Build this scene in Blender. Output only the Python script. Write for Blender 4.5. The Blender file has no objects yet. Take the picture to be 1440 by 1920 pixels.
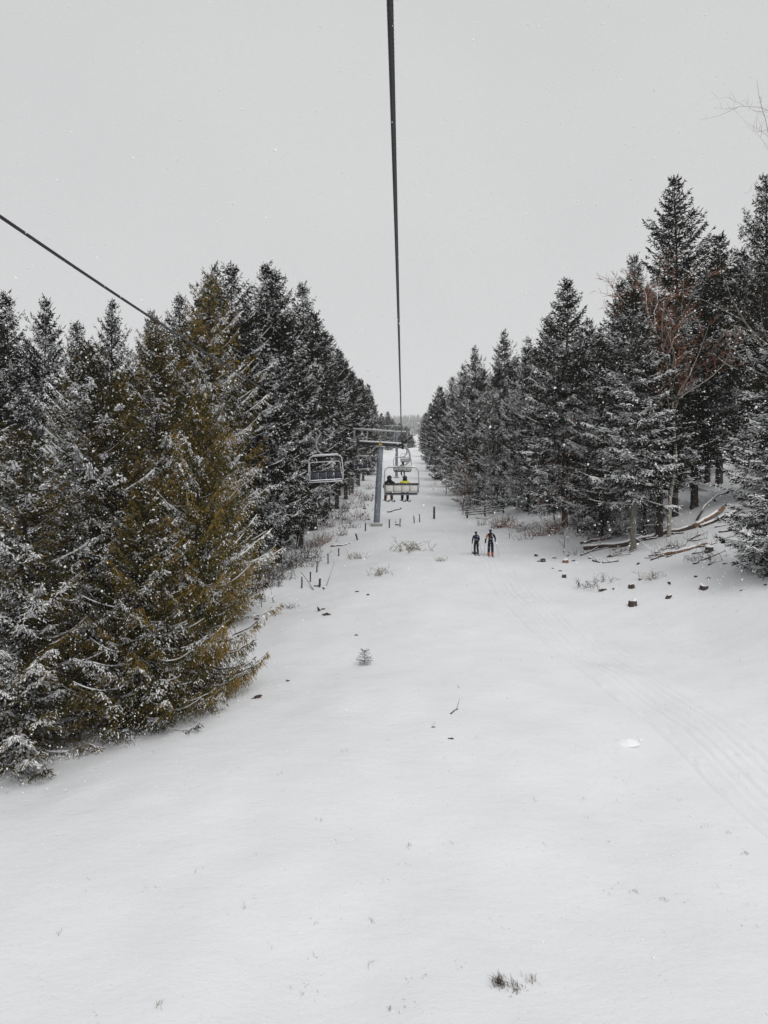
import bpy, math, random
import numpy as np
from mathutils import Vector, Matrix

# ------------------------------------------------------------------ camera, sky, sun, exposure
scene = bpy.context.scene
COL = scene.collection
F = 1442.0                     # focal length in pixels of a 1440 x 1920 frame

cam_data = bpy.data.cameras.new('camera')
cam_data.sensor_fit = 'VERTICAL'
cam_data.sensor_height = 36.0
cam_data.lens = 36.0 * F / 1920.0
cam_data.clip_start = 0.1
cam_data.clip_end = 4000.0
cam = bpy.data.objects.new('camera', cam_data)
cam.location = (0, 0, 0)
cam.rotation_euler = (math.radians(90), 0, 0)
COL.objects.link(cam)
scene.camera = cam

SUN_EL, SUN_AZ = 52.0, 150.0   # degrees; azimuth measured clockwise from +Y (uphill)
world = bpy.data.worlds.new('World')
scene.world = world
world.use_nodes = True
wn, wl = world.node_tree.nodes, world.node_tree.links
wn.clear()
w_out = wn.new('ShaderNodeOutputWorld')
w_bg = wn.new('ShaderNodeBackground')
w_sky = wn.new('ShaderNodeTexSky')
w_sky.sky_type = 'NISHITA'
w_sky.sun_disc = False
w_sky.sun_elevation = math.radians(SUN_EL)
w_sky.sun_rotation = math.radians(SUN_AZ)
w_bw = wn.new('ShaderNodeRGBToBW')
w_mix = wn.new('ShaderNodeMix'); w_mix.data_type = 'RGBA'
w_mix.inputs[0].default_value = 0.90            # a closed cloud layer hides nearly all of the clear sky
w_tc = wn.new('ShaderNodeTexCoord')
w_noise = wn.new('ShaderNodeTexNoise')
w_noise.inputs['Scale'].default_value = 1.7
w_noise.inputs['Detail'].default_value = 3.0
w_ramp = wn.new('ShaderNodeValToRGB')
w_ramp.color_ramp.elements[0].position = 0.32
w_ramp.color_ramp.elements[0].color = (6.15, 6.22, 6.3, 1)
w_ramp.color_ramp.elements[1].position = 0.68
w_ramp.color_ramp.elements[1].color = (6.95, 6.98, 7.02, 1)
w_bg.inputs['Strength'].default_value = 0.1
wl.new(w_sky.outputs[0], w_bw.inputs[0])
wl.new(w_tc.outputs['Generated'], w_noise.inputs['Vector'])
wl.new(w_noise.outputs[0], w_ramp.inputs[0])
wl.new(w_bw.outputs[0], w_mix.inputs[6])
wl.new(w_ramp.outputs[0], w_mix.inputs[7])
wl.new(w_mix.outputs[2], w_bg.inputs['Color'])
wl.new(w_bg.outputs[0], w_out.inputs['Surface'])

sun_data = bpy.data.lights.new('sun', 'SUN')
sun_data.energy = 1.2
sun_data.angle = math.radians(35)
sun_data.color = (1.0, 0.985, 0.96)
sun = bpy.data.objects.new('sun', sun_data)
el, az = math.radians(SUN_EL), math.radians(SUN_AZ)
to_sun = Vector((math.sin(az) * math.cos(el), math.cos(az) * math.cos(el), math.sin(el)))
sun.rotation_euler = to_sun.to_track_quat('Z', 'Y').to_euler()
sun.location = (0, -20, 60)
COL.objects.link(sun)

scene.view_settings.view_transform = 'Standard'
scene.view_settings.look = 'None'
scene.view_settings.exposure = 0.0
scene.view_settings.gamma = 1.0
scene.view_settings.use_curve_mapping = False
scene.cycles.max_bounces = 6
scene.cycles.diffuse_bounces = 2
scene.cycles.volume_bounces = 2
scene.cycles.use_denoising = True

# ------------------------------------------------------------------ helpers
RNG = np.random.default_rng(7)

class MB:
    """collects vertices and faces, builds one mesh object"""
    def __init__(self):
        self.v, self.f, self.m, self.n = [], [], [], 0
        self.att = []
    def add(self, verts, faces, mat=0, att=None):
        verts = np.asarray(verts, float).reshape(-1, 3)
        self.v.append(verts)
        off = self.n
        for fc in faces:
            self.f.append([int(i) + off for i in fc])
            self.m.append(mat)
        self.n += len(verts)
        return self
    def tube(self, pts, rad, n=8, mat=0, cap=True, squash=None):
        pts = np.asarray(pts, float)
        k = len(pts)
        rad = np.broadcast_to(np.asarray(rad, float), (k,))
        tan = np.gradient(pts, axis=0)
        tan /= np.linalg.norm(tan, axis=1)[:, None] + 1e-12
        ref = np.array([0, 0, 1.0])
        if abs(tan[0] @ ref) > 0.9 and abs(tan[-1] @ ref) > 0.6: ref = np.array([0, 1.0, 0])
        vs = []
        prev = None
        th = np.linspace(0, 2 * np.pi, n, endpoint=False)
        for i in range(k):
            if prev is None:
                a = np.cross(tan[i], ref)
                if np.linalg.norm(a) < 1e-4: a = np.cross(tan[i], [1.0, 0, 0])
            else:
                a = prev - tan[i] * (prev @ tan[i])
            a /= np.linalg.norm(a); prev = a
            b = np.cross(tan[i], a)
            vs.append(pts[i] + rad[i] * (np.cos(th)[:, None] * a + np.sin(th)[:, None] * b))
        fs = []
        for i in range(k - 1):
            for j in range(n):
                j2 = (j + 1) % n
                fs.append((i * n + j, i * n + j2, (i + 1) * n + j2, (i + 1) * n + j))
        if cap:
            fs.append(tuple(range(n - 1, -1, -1)))
            fs.append(tuple((k - 1) * n + j for j in range(n)))
        return self.add(np.concatenate(vs), fs, mat)
    def box(self, c, s, rot=None, mat=0, bev=0.0):
        c = np.asarray(c, float); hx, hy, hz = np.asarray(s, float) / 2
        if bev > 0:
            b = min(bev, hx * .9, hy * .9, hz * .9)
            ring = [(-hx + b, -hy), (hx - b, -hy), (hx, -hy + b), (hx, hy - b), (hx - b, hy), (-hx + b, hy), (-hx, hy - b), (-hx, -hy + b)]
            v = []
            for zz, ins in ((-hz, b), (-hz + b, 0), (hz - b, 0), (hz, b)):
                for x, y in ring:
                    v.append((x * (1 - ins / hx), y * (1 - ins / hy), zz))
            f = [tuple(range(7, -1, -1)), tuple(24 + j for j in range(8))]
            for i in range(3):
                for j in range(8):
                    f.append((i * 8 + j, i * 8 + (j + 1) % 8, (i + 1) * 8 + (j + 1) % 8, (i + 1) * 8 + j))
            v = np.array(v)
        else:
            v = np.array([(x, y, z) for x in (-hx, hx) for y in (-hy, hy) for z in (-hz, hz)])
            f = [(0, 1, 3, 2), (4, 6, 7, 5), (0, 4, 5, 1), (2, 3, 7, 6), (0, 2, 6, 4), (1, 5, 7, 3)]
        if rot is not None: v = v @ np.array(rot.to_matrix() if hasattr(rot, 'to_matrix') else rot).T
        return self.add(v + c, f, mat)
    def mesh(self, name, mats, smooth=True):
        me = bpy.data.meshes.new(name)
        v = np.concatenate(self.v) if self.v else np.zeros((0, 3))
        me.from_pydata(v.tolist(), [], self.f)
        for m in mats: me.materials.append(m)
        if len(mats) > 1: me.polygons.foreach_set('material_index', self.m)
        if smooth: me.polygons.foreach_set('use_smooth', [True] * len(self.f))
        me.update()
        return me
    def build(self, name, mats, parent=None, smooth=True, loc=None):
        if not isinstance(mats, (list, tuple)): mats = [mats]
        return link(name, self.mesh(name, mats, smooth), parent, loc)

def link(name, data, parent=None, loc=None):
    o = bpy.data.objects.new(name, data)
    COL.objects.link(o)
    if parent is not None: o.parent = parent
    if loc is not None: o.location = loc
    return o

def tag(o, label=None, cat=None, group=None, kind=None):
    if label: o['label'] = label
    if cat: o['category'] = cat
    if group: o['group'] = group
    if kind: o['kind'] = kind
    return o

def empty(name, loc, label, cat, group=None, rz=0.0):
    o = bpy.data.objects.new(name, None)
    o.empty_display_size = 0.3
    COL.objects.link(o)
    o.location = loc
    o.rotation_euler = (0, 0, rz)
    return tag(o, label, cat, group)

def np_mesh(name, verts, quads=None, tris=None, mat=None, smooth=False, att=None):
    """fast mesh from numpy arrays"""
    verts = np.asarray(verts, np.float32)
    faces, starts, tot = [], [], []
    pos = 0
    for arr, k in ((quads, 4), (tris, 3)):
        if arr is None or len(arr) == 0: continue
        arr = np.asarray(arr, np.int32)
        faces.append(arr.ravel())
        starts.append(pos + np.arange(len(arr), dtype=np.int32) * k)
        tot.append(np.full(len(arr), k, np.int32))
        pos += arr.size
    me = bpy.data.meshes.new(name)
    me.vertices.add(len(verts)); me.vertices.foreach_set('co', verts.ravel())
    fl = np.concatenate(faces); st = np.concatenate(starts)
    me.loops.add(len(fl)); me.loops.foreach_set('vertex_index', fl)
    me.polygons.add(len(st)); me.polygons.foreach_set('loop_start', st)
    if smooth: me.polygons.foreach_set('use_smooth', np.ones(len(st), bool))
    if mat is not None: me.materials.append(mat)
    me.update(calc_edges=True)
    if att is not None:
        a = me.attributes.new('tint', 'FLOAT', 'POINT')
        a.data.foreach_set('value', np.asarray(att, np.float32))
    return me

# ------------------------------------------------------------------ materials (procedural)
def mat_new(name):
    m = bpy.data.materials.new(name); m.use_nodes = True
    nt = m.node_tree
    return m, nt, nt.nodes['Principled BSDF']

def plain(name, col, rough=0.6, metal=0.0, spec=0.4, var=0.25, scale=12.0, bump=0.0, stretch=None):
    """base colour broken up by noise, optional relief"""
    m, nt, p = mat_new(name)
    tc = nt.nodes.new('ShaderNodeTexCoord')
    no = nt.nodes.new('ShaderNodeTexNoise')
    no.inputs['Scale'].default_value = scale; no.inputs['Detail'].default_value = 5
    src = tc.outputs['Object']
    if stretch:
        mp = nt.nodes.new('ShaderNodeMapping'); mp.inputs['Scale'].default_value = stretch
        nt.links.new(src, mp.inputs[0]); src = mp.outputs[0]
    nt.links.new(src, no.inputs['Vector'])
    r = nt.nodes.new('ShaderNodeValToRGB')
    r.color_ramp.elements[0].position = 0.3; r.color_ramp.elements[1].position = 0.7
    r.color_ramp.elements[0].color = tuple(c * (1 - var) for c in col) + (1,)
    r.color_ramp.elements[1].color = tuple(min(1, c * (1 + var)) for c in col) + (1,)
    nt.links.new(no.outputs[0], r.inputs[0])
    nt.links.new(r.outputs[0], p.inputs['Base Color'])
    p.inputs['Roughness'].default_value = rough
    p.inputs['Metallic'].default_value = metal
    p.inputs['Specular IOR Level'].default_value = spec
    if bump:
        b = nt.nodes.new('ShaderNodeBump'); b.inputs['Strength'].default_value = bump; b.inputs['Distance'].default_value = 0.02
        nt.links.new(no.outputs[0], b.inputs['Height']); nt.links.new(b.outputs[0], p.inputs['Normal'])
    return m

def snow_mat(name, col=(0.83, 0.84, 0.86), ground=False):
    m, nt, p = mat_new(name)
    tc = nt.nodes.new('ShaderNodeTexCoord')
    p.inputs['Roughness'].default_value = 0.65
    p.inputs['Specular IOR Level'].default_value = 0.25
    n1 = nt.nodes.new('ShaderNodeTexNoise'); n1.inputs['Scale'].default_value = 0.35 if ground else 8; n1.inputs['Detail'].default_value = 4
    nt.links.new(tc.outputs['Object'], n1.inputs['Vector'])
    r = nt.nodes.new('ShaderNodeValToRGB')
    r.color_ramp.elements[0].position = 0.35; r.color_ramp.elements[1].position = 0.65
    r.color_ramp.elements[0].color = tuple(c * 0.975 for c in col) + (1,)
    r.color_ramp.elements[1].color = tuple(min(1, c * 1.02) for c in col) + (1,)
    nt.links.new(n1.outputs[0], r.inputs[0]); nt.links.new(r.outputs[0], p.inputs['Base Color'])
    if ground:
        mp = nt.nodes.new('ShaderNodeMapping'); mp.inputs['Rotation'].default_value = (0, 0, math.radians(32)); mp.inputs['Scale'].default_value = (0.8, 1.5, 1)
        nt.links.new(tc.outputs['Object'], mp.inputs[0])
        n2 = nt.nodes.new('ShaderNodeTexNoise'); n2.inputs['Scale'].default_value = 1.4; n2.inputs['Detail'].default_value = 8; n2.inputs['Roughness'].default_value = 0.7
        nt.links.new(mp.outputs[0], n2.inputs['Vector'])
        n3 = nt.nodes.new('ShaderNodeTexNoise'); n3.inputs['Scale'].default_value = 22; n3.inputs['Detail'].default_value = 3
        nt.links.new(tc.outputs['Object'], n3.inputs['Vector'])
        b1 = nt.nodes.new('ShaderNodeBump'); b1.inputs['Strength'].default_value = 0.55; b1.inputs['Distance'].default_value = 0.10
        b2 = nt.nodes.new('ShaderNodeBump'); b2.inputs['Strength'].default_value = 0.35; b2.inputs['Distance'].default_value = 0.012
        nt.links.new(n2.outputs[0], b1.inputs['Height'])
        nt.links.new(n3.outputs[0], b2.inputs['Height']); nt.links.new(b1.outputs[0], b2.inputs['Normal'])
        nt.links.new(b2.outputs[0], p.inputs['Normal'])
    return m

def needle_mat(name, stops):
    m, nt, p = mat_new(name)
    at = nt.nodes.new('ShaderNodeAttribute'); at.attribute_name = 'tint'
    oi = nt.nodes.new('ShaderNodeObjectInfo')
    r = nt.nodes.new('ShaderNodeValToRGB')
    els = r.color_ramp.elements
    for i, (pos, c) in enumerate(stops):
        e = els[i] if i < 2 else els.new(pos)
        e.position = pos; e.color = c + (1,)
    mul = nt.nodes.new('ShaderNodeMapRange')
    mul.inputs[3].default_value = 0.75; mul.inputs[4].default_value = 1.25
    hs = nt.nodes.new('ShaderNodeHueSaturation')
    nt.links.new(at.outputs['Fac'], r.inputs[0])
    nt.links.new(oi.outputs['Random'], mul.inputs[0])
    nt.links.new(mul.outputs[0], hs.inputs['Value'])
    nt.links.new(r.outputs[0], hs.inputs['Color'])
    nt.links.new(hs.outputs[0], p.inputs['Base Color'])
    p.inputs['Roughness'].default_value = 0.9
    p.inputs['Specular IOR Level'].default_value = 0.0
    return m

M = {}
M['snow_ground'] = snow_mat('ground_snow', ground=True)
M['snow'] = snow_mat('fresh_snow', col=(0.92, 0.925, 0.935))
M['flake'] = snow_mat('snowflake', col=(0.96, 0.96, 0.96))
M['olive'] = needle_mat('olive_needles', [(0.0, (0.012, 0.013, 0.008)), (0.4, (0.038, 0.038, 0.014)), (0.58, (0.125, 0.095, 0.026)), (0.8, (0.23, 0.150, 0.040)), (1.0, (0.36, 0.205, 0.052))])
M['olive_dull'] = needle_mat('dull_olive_needles', [(0.0, (0.010, 0.011, 0.008)), (0.42, (0.030, 0.029, 0.013)), (0.7, (0.085, 0.068, 0.024)), (1.0, (0.21, 0.13, 0.04))])
M['dark'] = needle_mat('dark_needles', [(0.0, (0.006, 0.008, 0.006)), (0.5, (0.013, 0.015, 0.010)), (0.8, (0.030, 0.029, 0.018)), (1.0, (0.060, 0.048, 0.028))])
M['bark'] = plain('spruce_bark', (0.055, 0.045, 0.038), 0.9, var=0.5, scale=14, bump=0.8, stretch=(1, 1, 0.25), spec=0.1)
M['bark_grey'] = plain('grey_bark', (0.20, 0.185, 0.165), 0.9, var=0.4, scale=14, bump=0.8, stretch=(1, 1, 0.25), spec=0.1)
M['bark_red'] = plain('reddish_bark', (0.13, 0.085, 0.065), 0.9, var=0.4, scale=14, bump=0.8, stretch=(1, 1, 0.25), spec=0.1)
M['birch'] = plain('birch_bark', (0.34, 0.31, 0.27), 0.8, var=0.45, scale=9, bump=0.3, stretch=(1, 1, 2.5), spec=0.2)
M['twig_red'] = plain('reddish_twig', (0.25, 0.12, 0.075), 0.85, var=0.35, scale=3, spec=0.1)
M['twig'] = plain('bare_twig', (0.075, 0.062, 0.052), 0.85, var=0.4, scale=5, spec=0.1)
M['twig_pale'] = plain('pale_twig', (0.20, 0.175, 0.145), 0.85, var=0.3, scale=3, spec=0.1)
M['grass'] = plain('dry_grass', (0.25, 0.21, 0.14), 0.9, var=0.5, scale=6, spec=0.1)
M['log'] = plain('log_bark', (0.075, 0.055, 0.043), 0.95, var=0.6, scale=9, bump=0.9, spec=0.1)
M['log_brown'] = plain('stripped_log', (0.21, 0.13, 0.085), 0.9, var=0.4, scale=9, bump=0.6, spec=0.1)
M['stump'] = plain('weathered_stump', (0.075, 0.06, 0.052), 0.95, var=0.6, scale=16, bump=0.9, stretch=(1, 1, .25), spec=0.1)
M['post'] = plain('weathered_post', (0.06, 0.05, 0.043), 0.95, var=0.4, scale=20, bump=0.6, spec=0.1)
M['steel'] = plain('painted_steel_blue_grey', (0.22, 0.245, 0.29), 0.55, 0.15, var=0.18, scale=3.0)
M['galv'] = plain('galvanised_steel', (0.33, 0.335, 0.34), 0.5, 0.4, var=0.2, scale=10)
M['iron'] = plain('dark_iron', (0.03, 0.03, 0.033), 0.6, 0.3, var=0.3, scale=14)
M['rope'] = plain('wire_rope', (0.028, 0.027, 0.034), 0.5, 0.4, var=0.35, scale=60)
M['concrete'] = plain('concrete', (0.35, 0.34, 0.33), 0.9, var=0.15, scale=9, bump=0.3)
M['rime'] = plain('rimed_steel', (0.60, 0.61, 0.63), 0.7, var=0.25, scale=14, spec=.2)
M['chair_white'] = plain('pale_backrest_panel', (0.62, 0.60, 0.56), 0.6, var=0.08, scale=8)
M['chair_navy'] = plain('navy_vinyl_pad', (0.035, 0.037, 0.055), 0.6, var=0.2, scale=10)
M['yellow_sign'] = plain('yellow_sign_paint', (0.62, 0.46, 0.09), 0.5, var=0.1, scale=8)
M['black'] = plain('black_fabric', (0.014, 0.014, 0.016), 0.85, var=0.3, scale=18, spec=0.2)
M['blackp'] = plain('black_plastic', (0.012, 0.012, 0.014), 0.4, var=0.2, scale=18)
M['yellow'] = plain('yellow_jacket', (0.62, 0.58, 0.03), 0.8, var=0.15, scale=14, spec=0.2)
M['grey_fab'] = plain('light_grey_fabric', (0.50, 0.48, 0.46), 0.85, var=0.1, scale=14, spec=0.2)
M['navy'] = plain('navy_fabric', (0.009, 0.012, 0.027), 0.85, var=0.3, scale=16, spec=0.2)
M['blue'] = plain('blue_fabric', (0.022, 0.036, 0.09), 0.85, var=0.3, scale=16, spec=0.2)
M['orange'] = plain('orange_fabric', (0.52, 0.17, 0.035), 0.8, var=0.2, scale=16, spec=0.2)
M['orange_boot'] = plain('orange_boot_shell', (0.42, 0.085, 0.03), 0.45, var=0.15, scale=12)
M['brown_fab'] = plain('brown_trouser', (0.10, 0.045, 0.022), 0.85, var=0.3, scale=16, spec=0.2)
M['skin'] = plain('skin', (0.50, 0.32, 0.25), 0.6, var=0.05, scale=8)
M['ski'] = plain('ski_topsheet', (0.03, 0.03, 0.035), 0.4, var=0.4, scale=5)
M['ski_grey'] = plain('grey_ski_topsheet', (0.22, 0.23, 0.22), 0.4, var=0.3, scale=5)
M['pole'] = plain('pole_aluminium', (0.30, 0.30, 0.32), 0.4, 0.5, var=0.2, scale=8)
M['hat'] = plain('blue_hat', (0.03, 0.04, 0.13), 0.9, var=0.2, scale=20)
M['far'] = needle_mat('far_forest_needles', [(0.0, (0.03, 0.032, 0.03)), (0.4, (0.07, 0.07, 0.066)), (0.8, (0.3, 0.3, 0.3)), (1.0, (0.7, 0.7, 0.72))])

# ------------------------------------------------------------------ terrain
BY = np.array([-200, -60, 0, 12, 20, 30, 42, 56, 77, 110, 150, 200, 260, 330, 400, 450, 700, 1500, 2000, 2400, 2800, 3600], float)
BZ = np.array([-22, -11.5, -8.2, -7.9, -7.0, -5.8, -4.45, -3.2, -1.35, 1.6, 5.3, 10, 17, 26, 33.3, 34.5, 42, 130, 205, 270, 318, 330], float)
_fy = np.arange(-200, 3600, 1.0)
_fz = np.interp(_fy, BY, BZ)
_k = np.exp(-0.5 * (np.arange(-24, 25) / 8.0) ** 2); _k /= _k.sum()
_fz = np.convolve(np.pad(_fz, 24, mode='edge'), _k, mode='valid')
_sr = np.random.default_rng(3)
_waves = []
for wl_, amp, n_ in ((28, 0.22, 6), (11, 0.085, 7), (4.2, 0.046, 9), (1.7, 0.014, 10)):
    for _ in range(n_):
        a = _sr.uniform(0, 2 * np.pi)
        k = 2 * np.pi / (wl_ * _sr.uniform(0.7, 1.4))
        _waves.append((k * math.cos(a), k * math.sin(a), _sr.uniform(0, 6.28), amp * _sr.uniform(0.5, 1) / math.sqrt(n_) * 1.4))

def softplus(t, s=1.6):
    return s * np.log1p(np.exp(np.clip(t / s, -30, 30)))

def ground(x, y):
    x = np.asarray(x, float); y = np.asarray(y, float)
    z = np.interp(y, _fy, _fz)
    right = softplus(x - 11.7) * 0.30
    right = np.where(right > 14, 14 + 6 * np.tanh((right - 14) / 12), right)
    # the bank on the right grows in above the foreground
    z = z + right * np.clip((y - 8) / 20, 0.25, 1) * np.clip(1.0 - (y - 90) / 130, 0.35, 1)
    left = softplus(-4.5 - x) * 0.11
    z = z - np.where(left > 3, 3 + 1.5 * np.tanh((left - 3) / 3), left) * np.clip(1 - (y - 70) / 80, 0, 1)
    z = z + 0.45 * np.exp(-((x - 2.5) / 6.0) ** 2 - ((y - 40) / 13.0) ** 2)
    fade = np.clip(1 - (y - 55) / 160, 0.12, 1)
    for kx, ky, ph, am in _waves:
        z = z + am * np.sin(kx * x + ky * y + ph) * fade
    return z

def gz(x, y): return float(ground(x, y))

_ys = np.concatenate([np.arange(9, 60, 0.05), np.arange(60, 420, 0.25)])
def hit(px, py):
    """where the line of sight through a photo pixel meets the snow"""
    x = (px - 720) / F * _ys
    d = ground(x, _ys) - (960 - py) / F * _ys
    i = int(np.argmax(d > 0)) if np.any(d > 0) else len(_ys) - 1
    Y = _ys[i]
    return (px - 720) / F * Y, Y, gz((px - 720) / F * Y, Y)

def at(px, Y):
    """ground point at distance Y below photo column px"""
    x = (px - 720) / F * Y
    return x, Y, gz(x, Y)

# the skinning track: centre line
TR = np.array([(6.75, 150), (6.7, 110), (6.7, 88), (7.15, 56), (7.6, 37.5), (8.5, 29.5), (9.45, 23.5), (9.9, 19.3), (10.4, 13), (10.6, 5)])
_o = np.argsort(TR[:, 1])
_ty = np.arange(4, 150, 0.2)
_tx = np.interp(_ty, TR[_o, 1], TR[_o, 0])
_kk = np.ones(31) / 31
_tx = np.convolve(np.pad(_tx, 15, mode='edge'), _kk, mode='valid')
def track_x(y): return np.interp(y, _ty, _tx)

def axis(parts):
    out = [np.arange(a, b, s) for a, b, s in parts]
    return np.concatenate(out)
gx_pos = axis([(0, 14, 0.24), (14, 46, 0.7), (46, 150, 4), (150, 2600, 90)])
gx = np.concatenate([-gx_pos[:0:-1], gx_pos])
gy = axis([(-90, 8, 3.0), (8, 40, 0.16), (40, 120, 0.5), (120, 450, 2.4), (450, 3500, 45)])
GX, GY = np.meshgrid(gx, gy)
GZ = ground(GX, GY)
# sink the sheet a little under the packed track, which lies on it as its own sheet
tw = np.abs(GX - track_x(GY))
GZ = GZ - 0.10 * np.clip((1.55 - tw) / 0.35, 0, 1) * ((GY > 5) & (GY < 149))
nx_, ny_ = len(gx), len(gy)
idx = np.arange(nx_ * ny_).reshape(ny_, nx_)
quads = np.stack([idx[:-1, :-1], idx[:-1, 1:], idx[1:, 1:], idx[1:, :-1]], -1).reshape(-1, 4)
ground_o = link('ground', np_mesh('ground', np.stack([GX, GY, GZ], -1).reshape(-1, 3), quads, None, M['snow_ground'], True))
tag(ground_o, 'snow covered ski slope between two forests', kind='structure')

def build_track():
    ww = np.linspace(-1.72, 1.72, 71)
    yy = np.concatenate([np.arange(6, 60, 0.13), np.arange(60, 148, 0.5)])
    W, Y = np.meshgrid(ww, yy)
    X = track_x(Y) + W + 0.05 * np.sin(Y * 0.9)
    Z = ground(X, Y)
    h = np.full_like(W, 0.012)
    for lane, dep in ((-0.55, 1.0), (0.52, 0.75)):
        wob = lane + 0.06 * np.sin(Y * 0.45 + lane * 5)
        for g in (-0.17, 0.17):
            w2 = wob + g + .03 * np.sin(Y * .5 + g * 30 + lane) + .012 * np.sin(Y * 1.7 + g * 50)
            dp = dep * (.85 + .15 * np.sin(Y * .7 + g * 40 + lane * 3))
            h -= 0.036 * dp * np.exp(-((W - w2) / 0.05) ** 2)
        h += 0.010 * np.exp(-((W - wob) / 0.085) ** 2)
        for g in (-0.36, 0.36):
            h += 0.014 * np.exp(-((W - wob - g) / 0.075) ** 2)
    r = np.random.default_rng(5).normal(0, 1, W.shape)
    r = (r + np.roll(r, 1, 0) + np.roll(r, 1, 1) + np.roll(r, -1, 0)) / 2.2
    h += r * 0.0055 * np.clip(1.5 - np.abs(W), 0.25, 1)
    # pole marks and kicked crumbs along both borders
    q = np.random.default_rng(6)
    for _ in range(260):
        y0 = q.uniform(8, 80); w0 = q.choice([-1.25, -0.05, 1.2]) + q.normal(0, .12)
        h += q.choice([-.05, .035]) * np.exp(-(((W - w0) / .06) ** 2 + ((Y - y0) / .1) ** 2))
    e = np.clip((np.abs(W) - 1.42) / 0.28, 0, 1)
    h = h * (1 - e) - 0.075 * e
    Z = Z + h
    ny, nx = W.shape
    ix = np.arange(nx * ny).reshape(ny, nx)
    qd = np.stack([ix[:-1, :-1], ix[:-1, 1:], ix[1:, 1:], ix[1:, :-1]], -1).reshape(-1, 4)
    o = link('ski_track', np_mesh('ski_track', np.stack([X, Y, Z], -1).reshape(-1, 3), qd, None, M['snow_ground'], True))
    tag(o, 'double ski touring track pressed into the snow', kind='structure')
build_track()

# ------------------------------------------------------------------ spruces
UP = np.array([0, 0, 1.0])
def unit(a): return a / (np.linalg.norm(a, axis=-1, keepdims=True) + 1e-9)

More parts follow.
